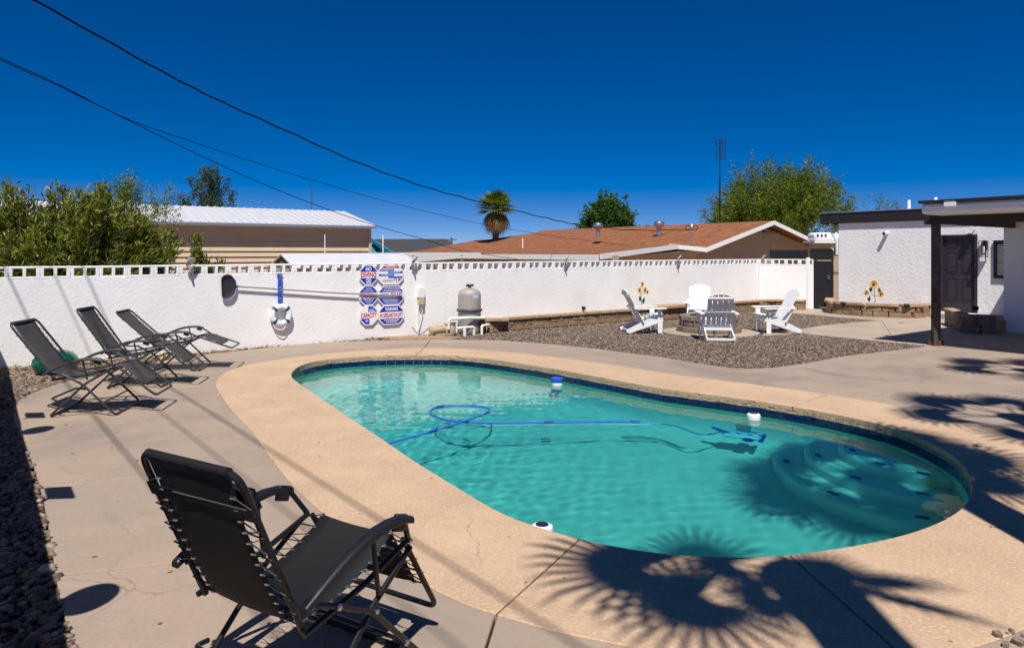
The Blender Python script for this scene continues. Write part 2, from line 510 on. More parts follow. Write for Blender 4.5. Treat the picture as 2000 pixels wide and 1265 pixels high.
deck_w += [G(*p) for p in [(150, 1265), (129, 1213), (109, 1124), (100, 1057), (83, 968), (67, 914), (49, 865), (31, 834)]]
D_ = resample(catmull(deck_w, 6), 600, 1)

def near(loop, p):
    return int(np.argmin(np.linalg.norm(loop - np.array(p), axis=1)))

def ring_slabs(A, C, joints, name, material, parent, z0, z1, gap=0.006):
    """slabs between loop A (inside) and loop C (outside), cut at joints (point on A, point on C)"""
    J = sorted((near(A, a), near(C, c)) for a, c in joints)
    for k in range(len(J)):
        a0, c0 = J[k]; a1, c1 = J[(k + 1) % len(J)]
        ia = [(a0 + i) % len(A) for i in range((a1 - a0) % len(A) + 1)]
        ic = [(c0 + i) % len(C) for i in range((c1 - c0) % len(C) + 1)]
        pa = [A[i].copy() for i in ia]; pc = [C[i].copy() for i in ic]
        for P, Q in ((pa, pc),):
            for e, sgn in ((0, 1), (-1, -1)):
                d = np.array(Q[e]) - np.array(P[e])
                d = d / np.linalg.norm(d)
                nrm = np.array((d[1], -d[0]))
                inw = np.array(P[1 if e == 0 else -2]) - np.array(P[e])
                if nrm @ inw < 0: nrm = -nrm
                P[e] = P[e] + nrm * gap; Q[e] = Q[e] + nrm * gap
        poly = [tuple(p) for p in pa] + [tuple(p) for p in pc[::-1]]
        mb = MB().prism(poly, z0, z1)
        o = mb.build(name, material, parent, bevel=0.006, angle=40)

# ------------------------------------------------------------------ ground
gnd = MB()
ring = resample(I_, 120)
ring = np.array([p + 0.12 * ((p - I_.mean(0)) / np.linalg.norm(p - I_.mean(0))) for p in ring])
cx, cy = I_.mean(0)
outr = [(cx + 1500 * math.cos(a), cy + 1500 * math.sin(a)) for a in [math.atan2(p[1] - cy, p[0] - cx) for p in ring]]
midr = [(cx + 40 * math.cos(a), cy + 40 * math.sin(a)) for a in [math.atan2(p[1] - cy, p[0] - cx) for p in ring]]
n = len(ring)
gv = [(p[0], p[1], -0.075) for p in ring] + [(p[0], p[1], -0.075) for p in midr] + [(p[0], p[1], -0.075) for p in outr]
gf = [(i, (i + 1) % n, n + (i + 1) % n, n + i) for i in range(n)] + [(n + i, n + (i + 1) % n, 2 * n + (i + 1) % n, 2 * n + i) for i in range(n)]
gnd.add(gv, gf)
tag(gnd.build('ground', M['soil']), kind='structure')

# gravel beds
left_bed = [tuple(D_[near(D_, G(x, y))]) for x, y in [(114, 749), (200, 727), (280, 711), (400, 692), (476, 683.6), (577, 673.5), (653, 667.6), (754, 664)]]
left_bed += [tuple(WP(WS(760), 0, 0.03)[:2]), tuple(WP(-0.5, 0, 0.03)[:2]), tuple((WP(-0.5) + LW * 9.9)[:2])]
left_bed += [G(*p) for p in [(150, 1290), (150, 1265), (129, 1213), (109, 1124), (100, 1057), (83, 968), (67, 914), (49, 865), (31, 834), (25, 807), (29, 791), (49, 774), (89, 757)]]
right_bed = [G(*p) for p in [(770, 663.5), (837, 662.5), (900, 662.5), (977, 664), (1053, 669.5), (1129, 676.5), (1205, 685.5), (1251, 691.5), (1300, 697.5), (1352, 707), (1400, 714), (1428, 717.5), (1450, 719), (1500, 717.8), (1529, 714.6), (1575, 708.6), (1650, 694.6), (1725, 686), (1800, 677), (1822, 675),
             (1752, 669), (1699, 663.5), (1657, 659.6), (1600, 654), (1565, 650), (1490, 655), (1490, 649), (1560, 643), (1600, 636), (1657, 630), (1721, 626), (1650, 620), (1512, 608)]]
right_bed += [tuple(WP(WS(1480), 0, 0.3)[:2]), tuple(WP(WS(780), 0, 0.05)[:2])]
for nm, poly, z in (('gravel_bed', left_bed, -0.03), ('gravel_bed', right_bed, -0.029)):
    tag(MB().prism(poly, -0.07, z).build(nm, M['bed']), kind='structure')

ICO_V = None
def icos():
    global ICO_V, ICO_F
    bm = bmesh.new()
    bmesh.ops.create_icosphere(bm, subdivisions=1, radius=1)
    bm.verts.ensure_lookup_table()
    ICO_V = np.array([v.co[:] for v in bm.verts]); ICO_F = np.array([[v.index for v in f.verts] for f in bm.faces])
    bm.free()
icos()
rng = np.random.default_rng(11)
def stones(name, poly, dens, size, zc, label, material='gravel', flat=0.62, jit=0.3, extra=None):
    P = np.array(poly)
    lo, hi = P.min(0), P.max(0)
    N = int(dens * (hi[0] - lo[0]) * (hi[1] - lo[1]))
    q = rng.uniform(lo, hi, (N, 2))
    q = q[in_poly(q, poly)]
    if extra is not None:
        q = q[extra(q)]
    N = len(q)
    s = size * rng.lognormal(0, 0.3, N)
    sx = np.stack([s * rng.uniform(0.8, 1.3, N), s * rng.uniform(0.7, 1.0, N), s * flat * rng.uniform(0.7, 1.1, N)], 1)
    a = rng.uniform(0, 6.283, N); t = rng.normal(0, 0.35, N)
    V = ICO_V[None] * (1 + rng.uniform(-jit, jit, (N, 12))[..., None]) * sx[:, None]
    ct, st = np.cos(t)[:, None], np.sin(t)[:, None]
    y2 = V[..., 1] * ct - V[..., 2] * st; z2 = V[..., 1] * st + V[..., 2] * ct
    ca, sa = np.cos(a)[:, None], np.sin(a)[:, None]
    X = V[..., 0] * ca - y2 * sa + q[:, :1]; Yv = V[..., 0] * sa + y2 * ca + q[:, 1:]
    Z = z2 + (zc + rng.uniform(-0.3, 0.7, N) * size)[:, None]
    V = np.stack([X, Yv, Z], -1).reshape(-1, 3)
    Fq = (ICO_F[None] + (np.arange(N) * 12)[:, None, None]).reshape(-1, 3)
    sh = np.repeat(np.clip(rng.beta(2, 2.2, N), 0, 1), 12)
    return tag(obj(name, fast_mesh(name, V, Fq, M[material], attr=sh)), label, 'gravel', kind='stuff')
stones('gravel', left_bed, 1150, 0.021, -0.012, 'dark crushed rock in the strip along the left wall')
stones('gravel', right_bed, 950, 0.0165, -0.016, 'brown crushed rock around the fire pit')

def inset0(loop):
    return loop[::4] + (loop[::4] - loop.mean(0)) * 0.01
def litter(name, poly, N, label, fall):
    P = np.array(poly); lo, hi = P.min(0), P.max(0)
    q = rng.uniform(lo, hi, (N * 8, 2)); q = q[in_poly(q, poly)]
    d = (q - np.array(PB[:2])) @ np.array(NB[:2])
    q = q[rng.uniform(0, 1, len(q)) < np.exp(-np.abs(d) / fall)][:N]
    N = len(q)
    a = rng.uniform(0, 6.283, N); L = rng.uniform(0.03, 0.075, N); W = L * 0.22
    dx = np.stack([np.cos(a), np.sin(a), rng.normal(0, 0.25, N)], 1); px = np.stack([-np.sin(a), np.cos(a), rng.normal(0, 0.3, N)], 1)
    c = np.stack([q[:, 0], q[:, 1], 0.014 + rng.uniform(0, 0.02, N)], 1)
    V = np.stack([c - dx * L[:, None], c + px * W[:, None], c + dx * L[:, None], c - px * W[:, None]], 1).reshape(-1, 3)
    Fq = np.arange(4 * N).reshape(-1, 4)
    return tag(obj(name, fast_mesh(name, V, Fq, M['litter'], attr=np.repeat(rng.uniform(0, 1, N), 4))), label, 'leaf litter', kind='stuff')
litter('leaf_litter', left_bed, 2600, 'yellow fallen leaves along the foot of the white wall', 0.35)
def debris(name, poly, N, label, zz, hole=None):
    P = np.array(poly); lo, hi = P.min(0), P.max(0)
    q = rng.uniform(lo, hi, (N, 2)); q = q[in_poly(q, poly)]
    if hole is not None: q = q[~in_poly(q, hole)]
    N = len(q)
    a = rng.uniform(0, 6.283, N); L = rng.uniform(0.006, 0.022, N); W = L * rng.uniform(0.25, 0.7, N)
    dx = np.stack([np.cos(a), np.sin(a), rng.uniform(0, 0.3, N)], 1); px = np.stack([-np.sin(a), np.cos(a), 0 * a], 1)
    c = np.stack([q[:, 0], q[:, 1], np.full(N, zz)], 1)
    V = np.stack([c - dx * L[:, None] * np.array((1, 1, 0)), c + px * W[:, None], c + dx * L[:, None], c - px * W[:, None]], 1).reshape(-1, 3)
    return tag(obj(name, fast_mesh(name, V, np.arange(4 * N).reshape(-1, 4), M['litter'], attr=np.repeat(rng.uniform(0, 0.8, N), 4))), label, 'leaf litter', kind='stuff')
debris('leaf_litter', [tuple(p) for p in D_[::4]], 520, 'tiny bits of dry leaf scattered over the pool deck', 0.0065, [tuple(p) for p in inset0(I_)])
dirt = [G(*p) for p in [(735, 659), (800, 655.5), (850, 656), (905, 659), (880, 662.6), (760, 663.2)]]
tag(MB().prism(dirt, -0.03, 0.012).build('dirt_patch', M['soil']), kind='structure')

# ------------------------------------------------------------------ pool deck and coping slabs
deck = thing('pool_deck', None, None); tag(deck, kind='structure')
ring_slabs(O_, D_, [(G(653, 689), G(577, 673.5)), (G(827, 680), G(837, 663)), (G(1159, 707), G(1245, 691)), (G(1620, 770), (9.3, 11.3)), ((4.42, 4.95), (8.5, 5)), ((2.41, 3.22), (3, 1.8)),
            (G(972, 1203), (-0.35, 1.6)), (G(700, 1057), G(109, 1124)), (G(536, 898), G(80, 950)), (G(455, 803), G(46, 862))], 'deck_slab', M['deck'], deck, -0.06, 0.0)
cop = thing('pool_coping', None, None); tag(cop, kind='structure')
ring_slabs(I_, O_ - 0.0, [(G(812, 693), G(827, 680)), (G(1325, 762), G(1385, 740)), (G(1550, 793), G(1612, 769)), (G(1897, 940), (4.6, 5.45)), (G(1850, 1014), (3.75, 4.05)), (G(1540, 1085), (1.72, 2.98)),
            (G(1138, 1055), G(975, 1202)), (G(920, 966), G(640, 1010)), (G(723, 841), G(532, 898)), (G(655, 797), G(455, 803)), (G(584, 715), G(470, 716))], 'coping_slab', M['coping'], cop, -0.05, 0.004)

# ------------------------------------------------------------------ pool shell, lip, tiles, water
def inset(loop, d):
    t = np.roll(loop, -1, 0) - np.roll(loop, 1, 0)
    t /= np.linalg.norm(t, axis=1)[:, None]
    nn = np.stack([t[:, 1], -t[:, 0]], 1)
    if ((loop.mean(0) - loop) * nn).sum() < 0: nn = -nn
    return loop + nn * d
def loops_mesh(loops, cap=False):
    mb = MB(); n = len(loops[0][0])
    v, f = [], []
    for L, z in loops:
        zz = z if np.ndim(z) else np.full(n, z)
        v += [(p[0], p[1], q) for p, q in zip(L, zz)]
    for k in range(len(loops) - 1):
        f += [(k * n + i, k * n + (i + 1) % n, (k + 1) * n + (i + 1) % n, (k + 1) * n + i) for i in range(n)]
    if cap:
        c = loops[-1][0].mean(0)
        v.append((c[0], c[1], loops[-1][1] if not np.ndim(loops[-1][1]) else float(np.mean(loops[-1][1]))))
        k = len(loops) - 1
        f += [(k * n + i, k * n + (i + 1) % n, len(v) - 1) for i in range(n)]
    return mb.add(v, f)
WZ = -0.15
pool = thing('swimming_pool', None, None); tag(pool, kind='structure')
def lip_noise(z):
    return np.random.default_rng(int(abs(z) * 1000)).normal(0, 0.004, len(I_))
def nset(d, z):
    base = inset(I_, 1.0) - I_
    return I_ + base * (d + lip_noise(z))[:, None]
loops_mesh([(I_, -0.002), (nset(-0.004, 0.02), -0.02), (nset(-0.002, 0.045), -0.045), (nset(0.002, 0.07), -0.07), (inset(I_, 0.004), -0.082), (inset(I_, -0.03), -0.083)]).build('lip', M['lip'], pool, angle=80)
loops_mesh([(inset(I_, -0.012), -0.08), (inset(I_, -0.012), -0.26)]).build('grout_band', M['grout'], pool)
C_ = np.array(I_.mean(0))
depth = -1.25 - 0.42 * np.clip((3.5 - I_[:, 0]) / 6, 0, 1)
sh = loops_mesh([(inset(I_, -0.004), -0.232), (inset(I_, 0.0), -0.7), (inset(I_, 0.05), depth + 0.22), (inset(I_, 0.16), depth + 0.09), (inset(I_, 0.34), depth + 0.01),
                 (inset(I_, 0.6), depth - 0.01), (C_ + (inset(I_, 0.6) - C_) * 0.5, depth - 0.03)], cap=True).build('basin', M['plaster'], pool, angle=60)
sh.cycles.is_caustics_receiver = True
# steps at the far right end
SC = np.array((4.05, 6.70))
for k, (r, z) in enumerate(((1.39, -0.90), (1.09, -0.63), (0.77, -0.37))):
    pts = [(SC[0] + r * math.cos(a), SC[1] + 1.0 * r * math.sin(a)) for a in np.linspace(0, 2 * math.pi, 72, endpoint=False)]
    st = MB().prism(pts, -1.35, z).build('step', M['plaster'], pool, bevel=0.05, angle=50)
    st.cycles.is_caustics_receiver = True
    for a in (R(165), R(205), R(238)):
        rr = r - 0.12
        mk = MB().box((SC[0] + rr * math.cos(a), SC[1] + 1.0 * rr * math.sin(a), z + 0.006), (0.10, 0.05, 0.012), ('Z', a + R(90))).build('step_marker', M['tile'], pool)
        mk.cycles.is_caustics_receiver = True
# waterline tiles, one by one
per = np.linalg.norm(np.roll(I_, -1, 0) - I_, axis=1).sum()
NT = int(per / 0.156)
TL = resample(inset(I_, 0.0), NT)
tile_me = MB().box((0, 0.006, 0), (0.150, 0.012, 0.147)).mesh('tile', M['tile'])
for i in range(NT):
    a, b = TL[i], TL[(i + 1) % NT]
    m_ = (a + b) / 2
    d = b - a
    o = obj('tile', tile_me, pool)
    ang = math.atan2(d[1], d[0])
    nrm = np.array((-math.sin(ang), math.cos(ang)))
    if nrm @ (C_ - m_) < 0: ang += math.pi
    o.location = (m_[0], m_[1], -0.158 + 0.002 * math.sin(i * 1.7))
    o.location.x += -0.008 * -math.sin(ang); o.location.y += -0.008 * math.cos(ang)
    o.rotation_euler = (0.01 * math.sin(i * 2.3), 0, ang)
# water sheet
xs = np.arange(I_[:, 0].min() - 0.05, I_[:, 0].max() + 0.08, 0.026)
ys = np.arange(I_[:, 1].min() - 0.05, I_[:, 1].max() + 0.08, 0.026)
X, Y = np.meshgrid(xs, ys)
Z = np.zeros_like(X)
wr = np.random.default_rng(5)
amp = 0.35 + 0.65 * np.clip((2.6 - X + 0.15 * (Y - 6)) / 4.5, 0, 1)
for k in range(46):
    a = wr.uniform(0, 6.283); l = 0.115 + 0.42 * wr.beta(1.1, 3.0)
    wob = 0.25 * np.sin(X * wr.uniform(1, 3) + wr.uniform(0, 6)) + 0.25 * np.sin(Y * wr.uniform(1, 3) + wr.uniform(0, 6))
    Z += 0.00024 * (l / 0.3) * np.sin((X * np.cos(a) + Y * np.sin(a)) * 6.283 / l + wr.uniform(0, 6.283) + wob * 3) * (0.55 + 0.45 * np.sin(X * wr.uniform(.5, 1.5) + Y * wr.uniform(.5, 1.5) + wr.uniform(0, 6)))
for (rx, ry, am) in ((*G(1112, 1043, WZ), 0.0022), (*G(1150, 1010, WZ), 0.0018), (*G(910, 840, WZ), 0.0005)):
    d = np.hypot(X - rx, Y - ry)
    Z += am * np.cos(d * 6.283 / 0.075) * np.exp(-(d / 0.2) ** 2)
Z = Z * amp + WZ
ny, nx = X.shape
idx = np.arange(nx * ny).reshape(ny, nx)
Fq = np.stack([idx[:-1, :-1], idx[:-1, 1:], idx[1:, 1:], idx[1:, :-1]], -1).reshape(-1, 4)
wm = bpy.data.materials.new('pool water'); wm.use_nodes = True
wt = wm.node_tree; wp = wt.nodes['Principled BSDF']
wp.inputs['Base Color'].default_value = (0.085, 0.625, 0.63, 1)
wp.inputs['Transmission Weight'].default_value = 1
wp.inputs['Roughness'].default_value = 0
wp.inputs['IOR'].default_value = 1.33
wo = tag(obj('water', fast_mesh('water', np.stack([X, Y, Z], -1).reshape(-1, 3), Fq, wm, smooth=True)), kind='structure')
wo.cycles.is_caustics_caster = True

# paths by the house
def shrink(poly, d=0.006):
    c = np.mean(np.array(poly), 0)
    return [tuple(np.array(p) + (c - np.array(p)) / np.linalg.norm(c - np.array(p)) * d) for p in poly]
pth = thing('walkway', None, None); tag(pth, kind='structure')
for pl in ([(1490, 649), (1560, 643), (1600, 636), (1657, 630), (1721, 626), (1752, 669), (1699, 663.5), (1657, 659.6), (1600, 654), (1565, 650), (1490, 655)],
           [(1512, 608), (1650, 620), (1721, 626), (1790, 632), (1836, 618), (1640, 600), (1572, 597)]):
    MB().prism(shrink([G(*p) for p in pl]), -0.06, 0.0).build('path_slab', M['path'], pth, bevel=0.006)
MB().prism(shrink([G(1721, 626), G(1752, 669), G(1822, 676), (8.97, 11.97), (11.5, 12.8), (14.5, 16.5), (13.6, 18.9), G(1836, 618), G(1790, 632)]), -0.06, 0.0).build('path_slab', M['path'], pth, bevel=0.006)

# ------------------------------------------------------------------ garden walls
def hollow_block(L=0.400, H=0.19, T=0.19, hw=0.128, hh=0.128, web=0.045):
    """a two-core block lying on its side so that both cores show as openings"""
    mb = MB()
    e = (L - 2 * hw - web) / 2
    xs_ = [0, e, e + hw, e + hw + web, L - e, L]
    zt = H - 0.032
    zb = zt - hh
    mb.box((L / 2, 0, (H + zt) / 2), (L, T, H - zt))
    mb.box((L / 2, 0, zb / 2), (L, T, zb))
    for a, b in ((0, 1), (2, 3), (4, 5)):
        mb.box(((xs_[a] + xs_[b]) / 2, 0, (zt + zb) / 2), (xs_[b] - xs_[a], T - 0.002, zt - zb - 0.0005))
    return mb.mesh('block', M['stucco'])
blk = hollow_block()
def garden_wall(name, label, p0, d, length, up=False):
    t = thing(name, label, 'wall', (p0.x, p0.y, 0), math.atan2(d.y, d.x))
    nb = math.ceil(length / 0.402) if up else int(length / 0.402)
    L = nb * 0.402
    mb = MB()
    K = int(L / 0.25)
    mb.box((L / 2, 0.1, (WH - 0.19) / 2 - 0.05), (L, 0.2, WH - 0.19 + 0.1))
    mb.build('wall_body', M['stucco'], t)
    for i in range(nb):
        o = obj('block', blk, t, bevel=0.006, loc=(i * 0.402 + 0.001, 0.1 + 0.003 * math.sin(i * 2.1), WH - 0.189 + 0.002 * math.sin(i * 1.3)))
    return t, L
back_wall, BL = garden_wall('garden_wall', 'long white stucco wall with a row of square openings along its top', WP(-0.55), B, 19.95)
end_p = WP(-0.55 + BL)
lw0 = WP(-0.55) - NL * 0.15
left_wall, _ = garden_wall('garden_wall', 'white stucco wall at the left edge casting its shade on the gravel', lw0 + LW * 12.0 , -LW, 12.0)
# short return by the gate
ret_end = Vector((*G(1570, 602.5), 0))
rd = (ret_end - end_p)
rl = rd.length
rd.normalize()
garden_wall('garden_wall', 'short white stucco return wall ending at the black gate', end_p + rd * 0.03, rd, rl - 0.1, True)
MB().box((BL + 0.02, 0.1, WH / 2 - 0.002), (0.16, 0.21, WH + 0.004)).build('corner_pier', M['stucco'], back_wall, bevel=0.02)
tag(MB().box((0, 0, 0.80), (0.10, 0.10, 1.6)).build('gate_post', M['white'], bevel=0.01, loc=(ret_end.x + 0.13, ret_end.y, 0)), 'white square post between the short wall and black gate', 'post')

# ------------------------------------------------------------------ round lamps on brackets along the wall tops
def dish_lamp(loc, rz, label, s=1.0):
    t = thing('wall_lamp', label, 'lamp', loc, rz, 'round lamps along the wall tops')
    Mx = Vector((-0.5, 0.62, 0.60)).to_track_quat('Z', 'Y').to_matrix()
    MB().lathe([(0.001, 0.030), (0.05, 0.026), (0.085, 0.012), (0.098, 0.0), (0.098, -0.006), (0.07, -0.004), (0.001, 0.004)], 24, (0.0, -0.17, 0.10), Mx).build('dish', M['lampshell'], t)
    MB().tube(fillet([(0, -0.10, -0.12), (-0.01, -0.20, -0.10), (-0.03, -0.22, 0.0), (-0.02, -0.155, 0.11)], 0.06, 5), 0.012, 8).build('bracket', M['lampshell'], t)
    MB().lathe([(0.034, -0.012), (0.034, 0.012)], 14, (0, -0.103, -0.12), Matrix.Rotation(R(90), 3, 'X')).build('mounting_plate', M['lampshell'], t)
    return t
M['lampshell'] = mat('aged grey lamp', (0.46, 0.44, 0.43), 0.5)
for x, lab in ((370, 'round tilted white lamp on the wall top above the pool net'), (806, 'round tilted white lamp on the wall top right of the signs'),
               (1102, 'round tilted white lamp on the wall top right of the filter tank'), (1322, 'round tilted white lamp on the wall top above the bright armchair'), (1486, 'round tilted white lamp on the wall top at the far corner')):
    s = WS(x)
    dish_lamp(WP(s, WH - 0.04, -0.08), RW, lab)
for t_, lab in ((5.58, 'round lamp on the left wall whose shadow lies near the first lounger'), (9.78, 'round lamp on the left wall whose oval shadow lies beside the front chair')):
    p = WP(-0.55) + LW * t_ - NL * 0.12
    q = thing('wall_lamp', lab, 'lamp', (p.x, p.y, WH), math.atan2(LW.y, LW.x))
    MB().lathe([(0.001, 0.03), (0.08, 0.02), (0.145, 0.0), (0.145, -0.008), (0.001, -0.012)], 28, (0, 0.0, 0.22), Matrix.Rotation(R(35), 3, 'X')).build('dish', M['lampshell'], q)
    MB().tube([(0, 0, -0.02), (0, 0, 0.16), (0, 0.02, 0.25)], 0.012).build('bracket', M['lampshell'], q)
for t_, lab in ((4.84, 'square solar panel on the left wall, farther one'), (7.87, 'square solar panel on the left wall, nearer one')):
    p = WP(-0.55) + LW * t_ - NL * 0.12
    q = thing('solar_panel', lab, 'solar panel', (p.x, p.y, WH), math.atan2(LW.y, LW.x))
    MB().box((0, 0.0, 0.28), (0.30, 0.02, 0.30), ('X', R(48))).build('panel', M['darkgrey'], q)
    MB().tube([(0, 0, -0.02), (0, 0, 0.24)], 0.012).build('bracket', M['lampshell'], q)

# ------------------------------------------------------------------ safety signs
def text_mesh(txt, size, material, width=None):
    cu = bpy.data.curves.new('txt', 'FONT')
    cu.body = txt; cu.size = size; cu.align_x = 'CENTER'; cu.align_y = 'CENTER'; cu.extrude = 0.0008; cu.offset = size * 0.028
    o = bpy.data.objects.new('txt', cu)
    COL.objects.link(o)
    me = bpy.data.meshes.new_from_object(o.evaluated_get(bpy.context.evaluated_depsgraph_get()))
    bpy.data.objects.remove(o)
    me.materials.clear(); me.materials.append(material)
    co = np.zeros(len(me.vertices) * 3); me.vertices.foreach_get('co', co); co = co.reshape(-1, 3)
    if width:
        co[:, 0] *= width / (co[:, 0].max() - co[:, 0].min())
    co[:, 0] -= (co[:, 0].max() + co[:, 0].min()) / 2; co[:, 1] -= (co[:, 1].max() + co[:, 1].min()) / 2
    me.vertices.foreach_set('co', co.ravel()); me.update()
    return me
def octagon(w, h, c):
    return [(-w / 2 + c, -h / 2), (w / 2 - c, -h / 2), (w / 2, -h / 2 + c), (w / 2, h / 2 - c), (w / 2 - c, h / 2), (-w / 2 + c, h / 2), (-w / 2, h / 2 - c), (-w / 2, -h / 2 + c)]
def clip(poly, lo, hi, ax=1):
    for sgn, lim in ((1, lo), (-1, -hi)):
        out = []
        for i in range(len(poly)):
            a, b = poly[i - 1], poly[i]
            da, db = sgn * a[ax] - lim, sgn * b[ax] - lim
            if (da >= 0) != (db >= 0):
                t = da / (da - db); out.append((a[0] + (b[0] - a[0]) * t, a[1] + (b[1] - a[1]) * t))
            if db >= 0: out.append(b)
        poly = out
    return poly
def on(t, name, poly, y, material, th=0.002):
    return MB().extrude([(p[0], y, p[1]) for p in poly], (0, th, 0)).build(name, material, t, smooth=False)
def words(t, txt, x, z, size, material, width=None, y=-0.0155, name='lettering'):
    o = obj(name, text_mesh(txt, size, material, width), t, loc=(x, y, z))
    o.rotation_euler = (R(90), 0, 0)
    return o
def fineprint(t, x, z, w, rows, material, seed, y=-0.0155, h=0.012):
    rr = random.Random(seed); mb = MB()
    for r in range(rows):
        zz = z - r * h * 1.75
        cur = -w / 2 * rr.uniform(0.85, 1)
        while cur < w / 2 - 0.01:
            l = rr.uniform(0.014, 0.04)
            l = min(l, w / 2 - cur)
            mb.box((x + cur + l / 2, y, zz), (l, 0.0012, h * rr.uniform(0.75, 1)))
            cur += l + 0.009
    o = mb.build('small_print', material, t, smooth=False); o['kind'] = 'stuff'
    return o
def sign(px, py, w, h, c, label):
    s, z = WXY(px, py, 0.03)
    t = thing('pool_sign', label, 'sign', WP(s, z, 0.03), RW)
    on(t, 'board', octagon(w, h, c), -0.012, M['signwhite'], 0.010)
    return t
bw, bh, bc = 0.405, 0.405, 0.118
inn = octagon(0.365, 0.365, 0.106)
t = sign(719.5, 536.5, bw, bh, bc, 'octagonal NO DIVING sign in blue and red, top left of the six')
on(t, 'top_panel', clip(inn, 0.062, 0.2), -0.014, M['signblue']); on(t, 'bottom_panel', clip(inn, -0.2, -0.068), -0.014, M['signblue'])
words(t, 'NO', 0, 0.118, 0.105, M['signwhite'], 0.125); words(t, 'DIVING', 0, -0.002, 0.13, M['signred'], 0.335)
symbol = MB()
for k in range(28):
    a0, a1 = k * 2 * math.pi / 28, (k + 1) * 2 * math.pi / 28
    symbol.add([(r * math.cos(a), -0.0165, -0.125 + r * math.sin(a)) for a in (a0, a1) for r in (0.046, 0.058)], [(0, 1, 3, 2)])
symbol.box((0, -0.0165, -0.125), (0.10, 0.001, 0.014), ('Y', R(45))); symbol.box((0, -0.0166, -0.125), (0.10, 0.001, 0.014), ('Y', R(-45)))
symbol.build('no_diving_symbol', M['signwhite'], t, smooth=False)
W2, H2, C2 = 0.585, 0.405, 0.118
in2 = octagon(0.545, 0.365, 0.106)
t = sign(763, 536.5, W2, H2, C2, 'wide octagonal emergency sign with red top strip and 911, top right of the six')
on(t, 'top_strip', clip(in2, 0.14, 0.2), -0.014, M['signred'])
for k, (z0, z1) in enumerate(((0.078, 0.128), (0.025, 0.072), (-0.028, 0.020), (-0.070, -0.033))):
    x0, x1 = ((-0.3, 0.07), (-0.06, 0.3), (-0.3, 0.07), (-0.06, 0.3))[k]
    on(t, 'blue_panel', clip(clip(in2, z0, z1), x0, x1, 0), -0.014, M['signmid'])
fineprint(t, 0, 0.155, 0.26, 1, M['signwhite'], 1, h=0.014); fineprint(t, -0.09, 0.115, 0.26, 2, M['signwhite'], 2, h=0.009); fineprint(t, 0.09, 0.06, 0.26, 2, M['signwhite'], 3, h=0.009); fineprint(t, -0.09, 0.006, 0.26, 2, M['signwhite'], 4, h=0.009)
fineprint(t, -0.07, -0.10, 0.26, 3, mat('pale print', (0.62, 0.42, 0.45)), 5, h=0.010)
words(t, '911', 0.12, -0.115, 0.11, M['signblue'], 0.095)
on(t, 'red_triangle', [(0.175, -0.08), (0.245, -0.08), (0.175, -0.145)], -0.014, M['signred'])
t = sign(719.5, 576.5, bw, bh, bc, 'octagonal CAUTION sign crossed by the pole, middle left of the six')
on(t, 'top_panel', clip(inn, 0.052, 0.2), -0.014, M['signblue']); on(t, 'bottom_panel', clip(inn, -0.2, -0.068), -0.014, M['signblue'])
words(t, 'CAUTION', 0, -0.008, 0.125, M['signred'], 0.335)
fineprint(t, 0, 0.15, 0.12, 1, M['signwhite'], 8); fineprint(t, 0, 0.118, 0.19, 1, M['signwhite'], 9); fineprint(t, 0, 0.082, 0.25, 1, M['signwhite'], 10); fineprint(t, 0, -0.09, 0.24, 1, M['signwhite'], 11); fineprint(t, 0, -0.12, 0.18, 1, M['signwhite'], 12); fineprint(t, 0, -0.15, 0.11, 1, M['signwhite'], 13)
t = sign(763.5, 576.5, W2, H2, C2, 'wide octagonal POOL & SPA sign behind the blue pole tip, middle right of the six')
on(t, 'top_panel', clip(in2, 0.068, 0.2), -0.014, M['signblue']); on(t, 'bottom_panel', clip(in2, -0.2, -0.055), -0.014, M['signblue'])
words(t, 'POOL & SPA', 0.125, 0.032, 0.058, M['signred'], 0.27); fineprint(t, 0.15, -0.022, 0.17, 1, M['signred'], 21, h=0.02)
fineprint(t, -0.15, 0.035, 0.2, 2, M['signmid'], 20, h=0.012)
for k, w_ in enumerate((0.34, 0.40, 0.46)): fineprint(t, 0, 0.155 - k * 0.032, w_, 1, M['signwhite'], 30 + k, h=0.015)
for k, w_ in enumerate((0.44, 0.38, 0.31)): fineprint(t, 0, -0.085 - k * 0.034, w_, 1, M['signwhite'], 40 + k, h=0.015)
t = sign(720, 615, bw, bh, bc, 'octagonal POOL CAPACITY sign, bottom left of the six')
on(t, 'top_panel', clip(clip(inn, 0.065, 0.2), -0.015, 0.2, 0), -0.014, M['signmid']); on(t, 'bottom_panel', clip(clip(inn, -0.2, -0.072), -0.2, 0.012, 0), -0.014, M['signblue'])
words(t, 'CAPACITY', 0, -0.005, 0.13, M['signred'], 0.345); words(t, 'POOL', 0.068, 0.093, 0.048, M['signwhite'], 0.10); words(t, 'SPA', -0.045, -0.118, 0.05, M['signwhite'], 0.07)
t = sign(764, 614.5, W2, H2, C2, 'wide octagonal WARNING NO LIFEGUARD ON DUTY sign, bottom right of the six')
on(t, 'top_panel', clip(in2, 0.065, 0.2), -0.014, M['signblue']); on(t, 'bottom_panel', clip(in2, -0.2, -0.075), -0.014, M['signblue'])
words(t, 'WARNING', 0, 0.122, 0.095, M['signwhite'], 0.29); words(t, 'NO LIFEGUARD ON DUTY', 0, -0.004, 0.115, M['signred'], 0.525)
fineprint(t, 0, -0.105, 0.36, 1, M['signwhite'], 50, h=0.022); fineprint(t, 0, -0.145, 0.27, 1, M['signwhite'], 51, h=0.022)

